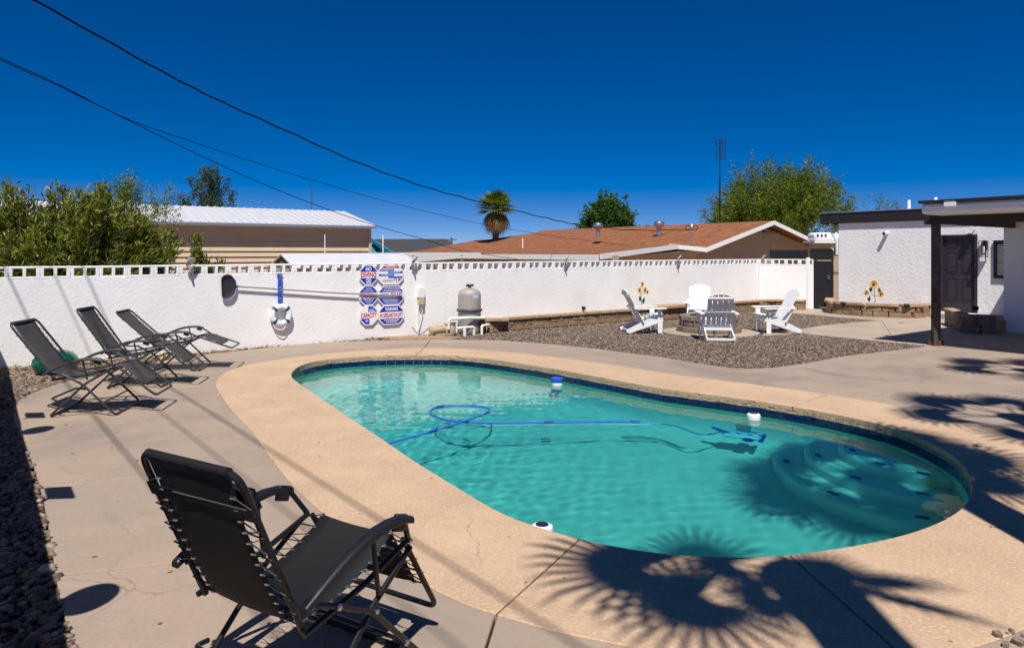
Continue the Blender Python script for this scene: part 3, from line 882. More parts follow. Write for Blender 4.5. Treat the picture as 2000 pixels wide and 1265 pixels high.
# ------------------------------------------------------------------ pool net on its pole
s0, z0 = WXY(447, 560, 0.06)
t = thing('pool_net', 'black pool leaf net with a long silver pole hung across the wall', 'pool net', WP(s0, z0, 0.05), RW)
s1, z1 = WXY(785, 578.5, 0.06)
dx, dz = s1 - s0, z1 - z0
fr = fillet([(-0.115, 0, -0.17), (-0.13, 0, 0.19), (0.02, 0, 0.235), (0.12, 0, 0.10), (0.13, 0, 0.02), (0.13, 0, -0.02), (0.10, 0, -0.14), (0.02, 0, -0.215), (-0.07, 0, -0.225)], 0.09, 5, True)
MB().tube(fr, 0.009, 8, True).build('frame_rim', M['blue'], t)
MB().tube([(p.x * 1.05, -0.006, p.z * 1.05 - 0.004) for p in fr], 0.005, 6, True).build('edge_guard', mat('yellow edge', (0.62, 0.40, 0.06), 0.5), t)
bag = MB(); ringn = len(fr); lay = [(1.0, 0.0), (0.9, 0.018), (0.7, 0.030), (0.4, 0.034)]
bv = [(p.x * k, d_ , p.z * k - d_ * 0.8) for k, d_ in lay for p in fr]
bag.add(bv, [(a * ringn + i, a * ringn + (i + 1) % ringn, (a + 1) * ringn + (i + 1) % ringn, (a + 1) * ringn + i) for a in range(3) for i in range(ringn)] + [tuple(3 * ringn + i for i in range(ringn))])
bag.build('net_bag', mat('black mesh bag', (0.022, 0.022, 0.027), 0.6, bump=0.6, bs=90), t)
MB().tube([(0.12, 0, 0.0), (0.16, 0, 0.0), (0.20, 0, -0.002)], [0.02, 0.014, 0.014], 8).build('socket', M['black'], t)
MB().tube([(0.18, 0, -0.002), (dx * 0.55, -0.005, dz * 0.55 - 0.006), (dx - 0.09, -0.01, dz * 0.97)], 0.0165, 10).build('pole', M['alu'], t)
MB().tube([(dx - 0.115, -0.01, dz * 0.97), (dx, -0.011, dz)], 0.021, 10).build('grip', M['blue'], t)

# ------------------------------------------------------------------ ring buoy and its rope
s0, z0 = WXY(548.5, 615, 0.06)
t = thing('ring_buoy', 'white ring buoy with dark blue bands hanging on the wall', 'ring buoy', WP(s0, z0, 0.065), RW)
RR, rr_ = 0.158, 0.056
torus = MB()
nu, nv = 48, 14
torus.add([((RR + rr_ * math.cos(b_)) * math.cos(a_), -rr_ * math.sin(b_) * 0.95, (RR + rr_ * math.cos(b_)) * math.sin(a_)) for a_ in np.linspace(0, 2 * math.pi, nu, endpoint=False) for b_ in np.linspace(0, 2 * math.pi, nv, endpoint=False)],
          [(i * nv + j, i * nv + (j + 1) % nv, ((i + 1) % nu) * nv + (j + 1) % nv, ((i + 1) % nu) * nv + j) for i in range(nu) for j in range(nv)])
torus.build('ring', M['plastic_white'], t)
for a0 in (45, 135, 225, 315):
    bnd = MB()
    aa = [R(a0 + q) for q in (-9, -4.5, 0, 4.5, 9)]
    bnd.add([((RR + (rr_ + 0.003) * math.cos(b_)) * math.cos(a_), -(rr_ + 0.003) * math.sin(b_) * 0.95, (RR + (rr_ + 0.003) * math.cos(b_)) * math.sin(a_)) for a_ in aa for b_ in np.linspace(0, 2 * math.pi, nv, endpoint=False)],
            [(i * nv + j, i * nv + (j + 1) % nv, (i + 1) * nv + (j + 1) % nv, (i + 1) * nv + j) for i in range(4) for j in range(nv)], 0)
    b = bnd.build('band', mat('navy band', (0.012, 0.055, 0.16), 0.5) if a0 == 45 else bpy.data.materials['navy band'], t)
MB().tube(fillet([(-0.16, 0, -0.12), (-0.12, -0.02, -0.24), (0.02, -0.03, -0.29), (0.10, -0.02, -0.20), (0.13, 0, -0.10)], 0.08, 6), 0.007, 6).build('grab_line', M['plastic_white'], t)
s0, za = WXY(546, 536, 0.04); _, zb_ = WXY(546, 592, 0.04)
t = thing('hanging_rope', 'blue twisted rope hanging from a hook above the ring buoy', 'rope', WP(s0, zb_, 0.05), RW)
for ph, nm in ((0, 'strand'), (math.pi, 'strand')):
    MB().tube([(0.018 * math.cos(ph + k * 0.55), 0.018 * math.sin(ph + k * 0.55), (za - zb_) * k / 60) for k in range(61)], 0.022, 8).build(nm, M['blue'], t)
MB().bar((-0.05, 0.02, za - zb_ + 0.01), (0.055, 0.02, za - zb_ + 0.01), 0.03, 0.02).build('hook', M['rust'], t)

# ------------------------------------------------------------------ electrical box, filter tank, pump
s0, zt_ = WXY(822, 561, 0.05); _, zm = WXY(822, 581, 0.05); _, zl = WXY(822, 595, 0.05)
t = thing('electric_box', 'white electric box and conduit on the wall right of the signs', 'electric box', WP(s0, 0, 0.05), RW)
MB().box((0, 0, (zt_ + zm) / 2), (0.15, 0.10, zt_ - zm)).build('box', M['white'], t, bevel=0.008)
MB().box((0, -0.01, (zm + zl) / 2), (0.12, 0.09, zm - zl - 0.01)).build('cover', mat('yellowed cover', (0.50, 0.42, 0.24), 0.5), t, bevel=0.006)
MB().tube([(-0.055, 0.02, zl), (-0.055, 0.02, 0.0)], 0.016).build('conduit', M['pvc'], t)
MB().tube([(-0.05, 0, zl), (0.03, -0.02, zl - 0.12), (-0.02, -0.02, zl - 0.3), (-0.06, 0, 0.1)], 0.008).build('cable', M['pvc'], t)
p = WP(WS(917, 0.36), 0, 0.36)
t = thing('pool_filter', 'grey pool filter tank with dark clamp ring standing at the wall', 'filter tank', p, RW)
MB().lathe([(0.22, 0.0), (0.235, 0.03), (0.245, 0.1), (0.25, 0.46), (0.255, 0.48)], 32).build('lower_shell', M['filter'], t)
MB().lathe([(0.262, 0.475), (0.282, 0.485), (0.285, 0.52), (0.272, 0.535), (0.25, 0.54)], 32).build('clamp_ring', M['darkgrey'], t)
MB().lathe([(0.252, 0.535), (0.252, 0.82), (0.243, 0.88), (0.20, 0.945), (0.11, 0.985), (0.05, 0.995), (0.001, 0.997)], 32).build('upper_shell', M['filter'], t)
MB().lathe([(0.035, 0.985), (0.035, 1.02), (0.08, 1.025), (0.08, 1.065), (0.03, 1.075)], 14).build('valve', M['darkgrey'], t)
MB().bar((-0.10, -0.02, 1.045), (0.09, -0.02, 1.055), 0.045, 0.04).build('gauge', M['black'], t, bevel=0.01)
lb = MB()
lb.add([(0.2545 * math.sin(a_), -0.2545 * math.cos(a_), z_) for a_ in np.linspace(-0.25, 0.35, 8) for z_ in (0.77, 0.84)], [(2 * i, 2 * i + 1, 2 * i + 3, 2 * i + 2) for i in range(7)])
lb.build('label_plate', mat('cyan label', (0.04, 0.42, 0.72), 0.4, var=0.6, vs_=18, col2=(0.75, 0.8, 0.82)), t)
MB().tube(fillet([(-0.62, -0.16, 0.14), (-0.62, -0.18, 0.36), (-0.22, -0.30, 0.37), (0.20, -0.30, 0.34), (0.30, -0.10, 0.34)], 0.05, 4), 0.032, 10).build('pipe', M['pvc'], t)
MB().tube(fillet([(-0.50, -0.3, 0.16), (-0.42, -0.34, 0.17), (-0.10, -0.34, 0.17), (-0.10, -0.34, -0.05)], 0.05, 4), 0.030, 10).build('pipe', M['pvc'], t)
MB().tube(fillet([(-0.36, -0.38, 0.19), (-0.36, -0.38, -0.05)], 0.05, 4), 0.036, 10).build('pipe', M['pvc'], t)
MB().tube(fillet([(0.36, -0.22, 0.18), (0.10, -0.34, 0.18), (0.10, -0.34, -0.05)], 0.05, 4), 0.030, 10).build('pipe', M['pvc'], t)
MB().tube([(0.13, -0.27, 0.34), (0.13, -0.27, 0.18)], 0.045, 10).build('valve_body', M['black'], t)
p = WP(WS(872, 0.36), 0, 0.36)
t = thing('pool_pump', 'cream pool pump with round motor at the foot of the filter', 'pump', p, RW)
MB().lathe([(0.11, 0.0), (0.12, 0.03), (0.12, 0.20), (0.10, 0.23), (0.13, 0.235), (0.13, 0.27), (0.10, 0.28)], 20, (0.06, -0.05, 0)).build('strainer', M['pump'], t)
MB().lathe([(0.06, -0.22), (0.095, -0.2), (0.095, 0.12), (0.075, 0.16)], 18, (-0.18, 0, 0.13), Matrix.Rotation(R(90), 3, 'Y')).build('motor', M['pump'], t)
MB().box((-0.1, 0, 0.02), (0.4, 0.16, 0.04)).build('base', M['pump'], t, bevel=0.01)
MB().tube(fillet([(-0.35, 0.1, 0.18), (-0.5, 0.12, 0.06), (-0.62, 0.1, 0.03), (-0.72, 0.2, 0.2)], 0.06, 4), 0.010, 6).build('cable', M['bark'], t)

# ------------------------------------------------------------------ stone pieces and planters
def rough_block(L, D, H, seed, jit=0.012):
    bm = bmesh.new()
    bmesh.ops.create_cube(bm, size=1)
    bmesh.ops.bevel(bm, geom=bm.edges[:], offset=0.07, segments=1, affect='EDGES')
    rr = random.Random(seed)
    for v in bm.verts:
        v.co = Vector((v.co.x * L, v.co.y * D, v.co.z * H)) + Vector((rr.uniform(-jit, jit), rr.uniform(-jit, jit), rr.uniform(-jit, jit) * 0.6))
    me = bpy.data.meshes.new('stone'); bm.to_mesh(me); bm.free()
    return me
STN = {}
def stone_set(key, L, D, H, material, n=5, jit=0.012):
    if key not in STN:
        STN[key] = []
        for k in range(n):
            me = rough_block(L, D, H, sum(map(ord, key)) + k, jit); me.materials.append(M[material]); STN[key].append(me)
    return STN[key]
def piece(name, meshes, k, parent, loc, rz, scale=(1, 1, 1)):
    o = obj(name, meshes[k % len(meshes)], parent, loc=loc)
    o.rotation_euler = (0, 0, rz); o.scale = scale
    return o
def stone_wall_path(t, path, courses, L, H, D, material, cap=None, capL=0.5, capH=0.06, z0=0.0):
    """courses of separate blocks laid along a polyline (world XY), then cap slabs"""
    P = np.array(path)
    d = np.r_[0, np.cumsum(np.linalg.norm(np.diff(P, axis=0), axis=1))]
    st = stone_set(material + 'b', 1, 1, 1, material)
    rr = random.Random(int(d[-1] * 100))
    for c in range(courses):
        x = 0 if c % 2 else -L * 0.4
        k = 0
        while x < d[-1] - 0.03:
            l = L * rr.uniform(0.6, 1.3)
            a, b = max(x, 0), min(x + l, d[-1])
            x += l
            if b - a < 0.04: continue
            m_ = (a + b) / 2
            q = [np.interp(m_, d, P[:, i]) for i in (0, 1)]
            e0 = [np.interp(a, d, P[:, i]) for i in (0, 1)]; e1 = [np.interp(b, d, P[:, i]) for i in (0, 1)]
            ang = math.atan2(e1[1] - e0[1], e1[0] - e0[0])
            piece('stone', st, rr.randrange(5), t, (q[0], q[1], z0 + H * (c + 0.5)), ang, ((b - a) * 0.97, D * rr.uniform(0.9, 1.1), H * 0.97))
    if cap:
        cs = stone_set(cap + 'c', 1, 1, 1, cap, 5, 0.02)
        x = 0
        while x < d[-1] - 0.02:
            l = capL * rr.uniform(0.8, 1.2)
            a, b = x, min(x + l, d[-1]); x += l
            q = [np.interp((a + b) / 2, d, P[:, i]) for i in (0, 1)]
            e0 = [np.interp(a, d, P[:, i]) for i in (0, 1)]; e1 = [np.interp(b, d, P[:, i]) for i in (0, 1)]
            ang = math.atan2(e1[1] - e0[1], e1[0] - e0[0])
            piece('cap_stone', cs, rr.randrange(5), t, (q[0], q[1], z0 + H * courses + capH / 2 - 0.004), ang, ((b - a) * 0.985, D * 1.45, capH))
t = thing('stone_planter', 'long low tan stone planter along the foot of the white wall', 'planter')
s_a, s_b = WS(948, 0.45), WS(1480, 0.45)
pp = [tuple(WP(s_a, 0, 0.12)[:2])] + [tuple(WP(s_, 0, 0.45)[:2]) for s_ in np.linspace(s_a + 0.05, s_b, 30)]
rdn = Vector((rd.y, -rd.x, 0))
if rdn.y > 0: rdn = -rdn
pp += [tuple((end_p + rd * q + rdn * 0.4)[:2]) for q in np.linspace(0.35, rl, 4)]
stone_wall_path(t, pp, 2, 0.34, 0.125, 0.16, 'stone', 'cap', 0.7, 0.06)
soilp = pp + [tuple((end_p + rd * rl)[:2]), tuple(end_p[:2]), tuple(WP(s_a)[:2])]
MB().prism(soilp, -0.05, 0.2).build('soil', M['soil'], t)
# raised ledge block with pot behind the left armchair
ls = WS(1300, 0.6)
t = thing('stone_ledge', 'square tan stone pier standing out from the long planter', 'pier', WP(ls, 0, 0.72), RW)
st_ = stone_set('stoneb', 1, 1, 1, 'stone')
for c in range(2):
    for i in range(3):
        piece('stone', st_, c * 3 + i, t, (-0.36 + i * 0.36, 0, 0.08 + 0.15 * c), 0, (0.35, 0.4, 0.145))
piece('cap_stone', stone_set('capc', 1, 1, 1, 'cap', 5, 0.02), 1, t, (0, 0, 0.335), 0, (1.2, 0.55, 0.07))

def sunflower(name, label, loc, rz, blooms, leaves, h, s=1.0):
    t = thing(name, label, 'garden ornament', loc, rz)
    MB().tube([(0, 0, 0), (0.02 * s, 0, h * 0.3), (-0.005, 0, h * 0.65), (0, 0, h)], 0.008 * s, 6).build('stem', M['leafgreen'], t)
    for (x, z, r) in blooms:
        mb = MB(); nq = 14
        for k in range(nq):
            a = 2 * math.pi * k / nq
            da = 0.24
            mb.add([(x + r * .35 * math.cos(a - da), -0.03, z + r * .35 * math.sin(a - da)), (x + r * .75 * math.cos(a - da * .8), -0.045, z + r * .75 * math.sin(a - da * .8)), (x + r * math.cos(a), -0.035, z + r * math.sin(a)),
                    (x + r * .75 * math.cos(a + da * .8), -0.045, z + r * .75 * math.sin(a + da * .8)), (x + r * .35 * math.cos(a + da), -0.03, z + r * .35 * math.sin(a + da))], [(0, 1, 2, 3, 4)])
        b = mb.build('bloom', M['yellow'], t, smooth=False)
        MB().lathe([(0.30 * r, 0), (0.26 * r, 0.02), (0.001, 0.03)], 14, (x, -0.035, z), Matrix.Rotation(R(90), 3, 'X')).build('flower_centre', M['brown'], b)
        if abs(x) > 0.02:
            MB().tube([(0, 0, z - 0.06), (x * .5, -0.01, z - 0.05), (x, -0.02, z)], 0.005, 5).build('branch', M['leafgreen'], t)
    for (x, z, r, sg) in leaves:
        MB().extrude([(x, -0.01, z - r), (x + .6 * r, -0.02, z - .2 * r), (x + sg * .3 * r, -0.03, z + r), (x - .6 * r, -0.02, z - .1 * r)], (0, 0.006, 0)).build('leaf', M['leafgreen'], t, smooth=False)
    return t
# ------------------------------------------------------------------ zero gravity chairs
def zg_chair(label, cat_label, loc, rz, bb, bt, kn, ft, ar, af, tube_m, sling_m, arm_m, pillow=False, detail=True, group=None):
    t = thing('folding_lounger', label, 'lounge chair', loc, rz, group)
    hw, sw = 0.275, 0.212
    V3 = lambda p, y: Vector((p[0], y, p[1]))
    tr = 0.0125
    MB().tube(fillet([V3(bb, -hw), V3(bt, -hw), V3(bt, hw), V3(bb, hw)], 0.075, 7), tr, 10).build('back_frame', tube_m, t)
    MB().tube(fillet([V3(kn, -hw), V3(ft, -hw), V3(ft, hw), V3(kn, hw)], 0.06, 7), tr, 10).build('leg_rest_frame', tube_m, t)
    for sg in (-1, 1):
        MB().tube([V3((bb[0] - 0.02, bb[1] + 0.0), sg * (hw + 0.024)), V3((0.02, (bb[1] + kn[1]) / 2 - 0.012), sg * (hw + 0.024)), V3(kn, sg * (hw + 0.024))], tr, 10).build('seat_rail', tube_m, t)
    # base: two crossing hoops
    ow = hw + 0.05
    iw = hw + 0.052
    rear, front = (-0.33, 0.016), (0.33, 0.016)
    MB().tube(fillet([V3((0.27, kn[1] - 0.02), -ow), V3((0.02, 0.355), -ow), V3(rear, -ow), V3(rear, ow), V3((0.02, 0.355), ow), V3((0.27, kn[1] - 0.02), ow)], 0.05, 5), tr, 10).build('rear_hoop', tube_m, t)
    MB().tube(fillet([V3((-0.20, 0.47), -iw - .022), V3((0.0, 0.36), -iw - .022), V3(front, -iw - .022), V3(front, iw + .022), V3((0.0, 0.36), iw + .022), V3((-0.20, 0.47), iw + .022)], 0.05, 5), tr, 10).build('front_hoop', tube_m, t)
    MB().tube(fillet([V3((-0.245, 0.175), -ow), V3((-0.33, 0.20), -ow + .03), V3((-0.33, 0.20), ow - .03), V3((-0.245, 0.175), ow)], 0.05, 5), 0.011, 8).build('rear_brace', tube_m, t)
    MB().tube([V3((0.2, 0.145), -iw - .01), V3((0.2, 0.145), iw + .01)], 0.009, 8).build('front_brace', tube_m, t)
    for sg in (-1, 1):
        yy = sg * (ow + 0.035)
        # armrest, a shaped plank
        N = 9
        sec = []
        for k in range(N):
            u = k / (N - 1)
            x = ar[0] + (af[0] - ar[0]) * u
            z = ar[1] + (af[1] - ar[1]) * u + 0.055 * math.sin(math.pi * min(1, u * 1.02)) - (0.03 * max(0, u - 0.85) / 0.15)
            wd = 0.021 + 0.008 * math.sin(math.pi * u)
            th = 0.017 - 0.004 * abs(u - .5)
            sec.append([(x, yy - wd, z - th), (x, yy + wd, z - th), (x, yy + wd, z + th * .4), (x, yy + wd * .6, z + th), (x, yy - wd * .6, z + th), (x, yy - wd, z + th * .4)])
        mb = MB(); vv = [p for s_ in sec for p in s_]
        ff = [(k * 6 + j, k * 6 + (j + 1) % 6, (k + 1) * 6 + (j + 1) % 6, (k + 1) * 6 + j) for k in range(N - 1) for j in range(6)] + [tuple(range(6)), tuple((N - 1) * 6 + j for j in range(6))]
        mb.add(vv, ff)
        a_ = mb.build('armrest', arm_m, t, bevel=0.004, angle=50)
        MB().box((af[0] - 0.06, yy - sg * 0.012, af[1] - 0.028), (0.075, 0.022, 0.07), ('Y', R(18))).build('clamp', arm_m, a_, bevel=0.006)
        MB().tube([(af[0] - 0.03, yy - sg * .015, af[1] - 0.02), (kn[0] - 0.0, sg * (hw + 0.03), kn[1] + 0.0)], tr, 8).build('front_link', tube_m, t)
        MB().tube([(ar[0] + 0.04, yy - sg * .02, ar[1] + 0.0), (-0.20, sg * (iw + .02), 0.47)], 0.011, 8).build('rear_link', tube_m, t)
        MB().tube([(af[0] - 0.22, yy - sg * .02, af[1] - 0.0), (0.05, sg * (iw + .01), 0.40)], 0.010, 8).build('lock_link', tube_m, t)
        if detail:
            for (x, z, y_) in ((af[0] - .03, af[1] - .03, yy + sg * .0), (kn[0], kn[1], sg * (hw + .04)), (0.01, 0.36, sg * (iw + .035)), (ar[0] + .04, ar[1], yy), (0.2, 0.145, sg * (iw + .035)), (-0.2, .47, sg * (iw + .04))):
                MB().lathe([(0.011, -0.004), (0.011, 0.003), (0.006, 0.006)], 10, (x, y_ + sg * 0.004, z), Matrix.Rotation(R(-90 * sg), 3, 'X')).build('rivet', M['steel'], t)
    # sling: one continuous curved sheet, back top -> seat -> leg rest
    d_back = (Vector((bt[0] - bb[0], bt[1] - bb[1]))).normalized()
    d_leg = (Vector((ft[0] - kn[0], ft[1] - kn[1]))).normalized()
    Lb = math.hypot(bt[0] - bb[0], bt[1] - bb[1]); Ll = math.hypot(ft[0] - kn[0], ft[1] - kn[1])
    pr = []
    nB, nS, nL = 14, 12, 8
    for k in range(nB):
        u = k / (nB - 1)
        q = Lb * (1.005 * (1 - u) + 0.05 * u)
        sag = 0.030 * math.sin(math.pi * u) ** 0.7 if 0 < u < 1 else 0
        pr.append((bb[0] + d_back.x * q + d_back.y * sag * -0.6, bb[1] + d_back.y * q + d_back.x * sag * 0.6))
    for k in range(1, nS):
        u = k / nS
        pr.append((bb[0] + 0.02 + (kn[0] - bb[0] - 0.02) * u, bb[1] - 0.005 + (kn[1] - bb[1]) * u - 0.042 * math.sin(math.pi * u)))
    for k in range(nL):
        u = k / (nL - 1)
        pr.append((kn[0] + d_leg.x * Ll * .66 * u + 0.0, kn[1] + d_leg.y * Ll * .66 * u + 0.012 * (1 - u)))
    mb = MB(); ny_ = 7
    vv = []
    for (x, z) in pr:
        for j in range(ny_):
            w_ = -1 + 2 * j / (ny_ - 1)
            vv.append((x, sw * w_, z - 0.012 * (1 - w_ * w_)))
    # the top wraps the bar at full width
    for j in range(ny_):
        w_ = -1 + 2 * j / (ny_ - 1)
        vv[j] = (pr[0][0], (hw - 0.055) * w_, pr[0][1])
    mb.add(vv, [(i * ny_ + j, i * ny_ + j + 1, (i + 1) * ny_ + j + 1, (i + 1) * ny_ + j) for i in range(len(pr) - 1) for j in range(ny_ - 1)])
    so = mb.build('sling', sling_m, t, angle=60)
    sd = so.modifiers.new('thick', 'SOLIDIFY'); sd.thickness = 0.004
    MB().tube([V3(bt, -(hw - .05)), V3(bt, hw - .05)], 0.0175, 10).build('top_sleeve', sling_m, t)
    # bungee lacing
    def lace(path, s_rail, s_edge, step, nm):
        mb = MB(); gm = MB()
        P = [Vector((p[0], 0, p[1])) for p in path]
        dd = [0]
        for i in range(1, len(P)): dd.append(dd[-1] + (P[i] - P[i - 1]).length)
        def at(q):
            i = min(len(P) - 2, max(0, next((k for k in range(len(dd) - 1) if dd[k + 1] >= q), len(P) - 2)))
            u = (q - dd[i]) / max(1e-6, dd[i + 1] - dd[i])
            return P[i].lerp(P[i + 1], u)
        n_ = int(dd[-1] / step)
        for sg in (-1, 1):
            zz = []
            for k in range(n_ + 1):
                q = k * dd[-1] / n_
                p_ = at(q)
                zz.append(p_ + Vector((0, sg * s_edge, 0)))
                p2 = at(min(dd[-1], q + dd[-1] / n_ / 2))
                zz.append(p2 + Vector((0, sg * (s_rail + 0.012), 0.012 if k % 2 else -0.006)))
                if detail:
                    gm.lathe([(0.010, -0.003), (0.012, 0.0), (0.010, 0.003), (0.0045, 0.002), (0.0045, -0.002)], 8, p_ + Vector((0, sg * (s_edge - 0.006), 0.0)), None, cap=False)
                    gm.tube([p_ + Vector((0.004, sg * (s_edge - .004), .004)), p_ + Vector((0, sg * (s_edge + .006), -.004))], 0.0045, 6)
            MB().tube(zz, 0.0034, 5).build('lacing', M['cordblack'], t)
        if detail:
            gm.build('eyelets', M['steel'], t)['kind'] = 'stuff'
    lace([p for p in pr[2:nB]], hw, sw, 0.045 if detail else 0.07, 'back')
    lace([p for p in pr[nB:nB + nS - 1]], hw + .02, sw, 0.045 if detail else 0.07, 'seat')
    lace([p for p in pr[nB + nS - 1:]], hw, sw, 0.045 if detail else 0.07, 'leg')
    if pillow:
        # cushion on the front of the back, held by two straps across the rear
        c0 = Vector((bb[0] + d_back.x * Lb * 0.80, 0, bb[1] + d_back.y * Lb * 0.80))
        nrm = Vector((d_back.y, 0, -d_back.x))
        bm = bmesh.new(); bmesh.ops.create_cube(bm, size=1); bmesh.ops.bevel(bm, geom=bm.edges[:], offset=0.3, segments=4, affect='EDGES')
        up = Vector((d_back.x, 0, d_back.y))
        for v in bm.verts:
            co = v.co
            v.co = c0 + up * (co.z * 0.20) + Vector((0, co.y * 0.50, 0)) + nrm * (0.035 + co.x * 0.07)
        me = bpy.data.meshes.new('pillow'); bm.to_mesh(me); bm.free()
        me.materials.append(M['pillow']); me.polygons.foreach_set('use_smooth', [True] * len(me.polygons))
        obj('pillow', me, t)
        for q, wband, wide in ((0.925, 0.052, 2 * hw - 0.10), (0.775, 0.026, 2 * hw + 0.032)):
            c1 = Vector((bb[0] + d_back.x * Lb * q, 0, bb[1] + d_back.y * Lb * q))
            MB().box(c1 - nrm * (0.0155 if wide > 2 * hw else 0.006), (0.004, wide, wband * 2), Matrix((nrm, Vector((0, 1, 0)), up)).transposed()).build('strap', M['pillow'], t, bevel=0.001)
        MB().tube([c1 - nrm * 0.022 + up * 0.032 + Vector((0, -hw, 0)), c1 - nrm * 0.022 + up * 0.028 + Vector((0, hw * .45, -0.004))], 0.0025, 6).build('elastic', M['sling_grey'], t)
    return t
M['cordblack'] = mat('black bungee cord', (0.02, 0.02, 0.02), 0.5)
M['pillow'] = mat('black coated cloth', (0.007, 0.007, 0.009), 0.38, bump=0.2, bs=25, bdist=0.01)
zg_chair('black folding lounge chair in the foreground, seen from behind', '', (-0.855, 2.874, 0), R(60), (-.29, .40), (-.565, 1.045), (.28, .53), (.53, .12), (-.37, .53), (.23, .68), M['black'], M['sling'], M['arm_black'], True, True)
zg_chair('charcoal folding lounger nearest the left edge, in front of the green pot', '', (-4.69, 7.70, 0), R(9), (-.30, .40), (-.75, 1.01), (.33, .52), (.72, .20), (-.38, .47), (.22, .63), M['frame_grey'], M['sling_grey'], M['frame_grey'], False, False, 'charcoal loungers by the wall')
zg_chair('charcoal folding lounger in the middle of the row of three', '', (-4.98, 9.22, 0), R(9), (-.30, .40), (-.72, 1.03), (.33, .52), (.72, .20), (-.38, .47), (.22, .63), M['frame_grey'], M['sling_grey'], M['frame_grey'], False, False, 'charcoal loungers by the wall')
zg_chair('charcoal folding lounger farthest back, reclined lowest beside the wall', '', (-5.05, 10.45, 0), R(10), (-.30, .38), (-.84, .89), (.33, .50), (.78, .33), (-.40, .45), (.22, .60), M['frame_grey'], M['sling_grey'], M['frame_grey'], False, False, 'charcoal loungers by the wall')
# green pot
gp = MB().lathe([(0.10, 0.0), (0.20, 0.015), (0.27, 0.07), (0.30, 0.16), (0.285, 0.24), (0.22, 0.315), (0.12, 0.355), (0.06, 0.362), (0.001, 0.363)], 32)
tag(gp.build('glazed_pot', M['greenball'], loc=(-6.72, 10.05, -0.02)), 'glossy green round pot on the gravel behind the first lounger', 'pot')

# ------------------------------------------------------------------ adirondack chairs and fire pit
def adirondack(label):
    t = thing('adirondack_chair', label, 'armchair', group='white armchairs around the fire pit')
    Wm = M['plastic_white']
    # x forward; front legs at x=+.33, stringers run down to the rear at x=-.42
    for sg in (-1, 1):
        y = sg * 0.265
        MB().extrude([(0.36, y - .011, 0.37), (0.37, y - .011, 0.26), (-0.38, y - .011, 0.0), (-0.45, y - .011, 0.02), (-0.46, y - .011, 0.075), (-0.20, y - .011, 0.20), (0.05, y - .011, 0.315), (0.30, y - .011, 0.385)], (0, 0.022, 0)).build('stringer', Wm, t, bevel=0.004)
        MB().box((0.29, sg * 0.288, 0.265), (0.105, 0.022, 0.53)).build('front_leg', Wm, t, bevel=0.004)
        y2 = sg * 0.335
        MB().extrude([(0.40, y2 - .07, 0.532), (0.42, y2, 0.532), (0.40, y2 + .065, 0.532), (0.25, y2 + .075, 0.532), (-0.15, y2 + .045, 0.532), (-0.30, y2 + .03, 0.532), (-0.30, y2 - .045, 0.532), (0.2, y2 - .075, 0.532)], (0, 0, 0.024)).build('armrest', Wm, t, bevel=0.005)
        MB().bar((-0.24, sg * 0.30, 0.535), (-0.08, sg * 0.29, 0.24), 0.022, 0.07, (0, 1, 0)).build('rear_support', Wm, t, bevel=0.003)
        MB().extrude([(0.25, sg * .31, 0.53), (0.33, sg * .31, 0.53), (0.30, sg * .31, 0.40)], (0, sg * 0.05, 0)).build('arm_bracket', Wm, t)
    # seat slats
    sp = [(0.37, 0.385), (0.285, 0.392), (0.20, 0.37), (0.115, 0.335), (0.03, 0.298), (-0.055, 0.262)]
    for k, (x, z) in enumerate(sp):
        MB().box((x, 0, z), (0.076, 0.56, 0.020), ('Y', R(-20 if k > 1 else (25 if k == 0 else -8)) * -1)).build('seat_slat', Wm, t, bevel=0.004)
    # fan of back slats, arched top
    b0, b1 = Vector((-0.07, 0, 0.24)), Vector((-0.46, 0, 0.95))
    u = (b1 - b0).normalized(); nrm = Vector((u.z, 0, -u.x))
    Lb = (b1 - b0).length
    for k in range(5):
        w0, w1 = -0.235 + k * 0.0945, -0.235 + (k + 1) * 0.0945 - 0.014
        fl = 1.12
        top = lambda w: Lb - 0.075 * (w * fl / 0.25) ** 2 - 0.0
        pts = [b0 + Vector((0, w0, 0)), b0 + Vector((0, w1, 0))]
        ws = np.linspace(w1, w0, 4)
        pts += [b0 + u * top(w) + Vector((0, w * fl, 0)) for w in ws]
        MB().extrude(pts, nrm * 0.019).build('back_slat', Wm, t, bevel=0.003)
    for q, hwid in ((0.86, 0.245), (0.47, 0.30)):
        c = b0 + u * Lb * q - nrm * 0.014
        MB().box(c, (0.024, hwid * 2, 0.055), Matrix((nrm, Vector((0, 1, 0)), u)).transposed()).build('back_rail', Wm, t, bevel=0.003)
    MB().box((-0.10, 0, 0.225), (0.024, 0.54, 0.06)).build('lower_rail', Wm, t, bevel=0.003)
    MB().box((-0.40, 0, 0.055), (0.024, 0.51, 0.04)).build('rear_rail', Wm, t, bevel=0.003)
    MB().box((0.355, 0, 0.33), (0.022, 0.52, 0.07)).build('front_rail', Wm, t, bevel=0.003)
    return t
ad = adirondack('white slatted armchair on the left, seen side-on and facing right')
places = [((2.92, 15.18), 6, None), ((4.16, 13.85), 83, 'white slatted armchair seen from behind, nearest of the four'),
          ((4.62, 16.75), -104, 'sunlit white slatted armchair on the far side, facing the camera'), ((5.86, 15.15), 183, 'white slatted armchair on the right, seen side-on and facing left')]
for k, ((x, y), a, lab) in enumerate(places):
    o = ad if k == 0 else copy_tree(ad)
    o.location = (x, y, 0.004); o.rotation_euler = (0, 0, R(a))
    if lab: o['label'] = lab
FP = Vector((4.42, 15.35, 0))
t = thing('fire_pit', 'round stacked stone fire pit between the white armchairs', 'fire pit', FP)
fst = stone_set('stone_greyb', 1, 1, 1, 'stone_grey')
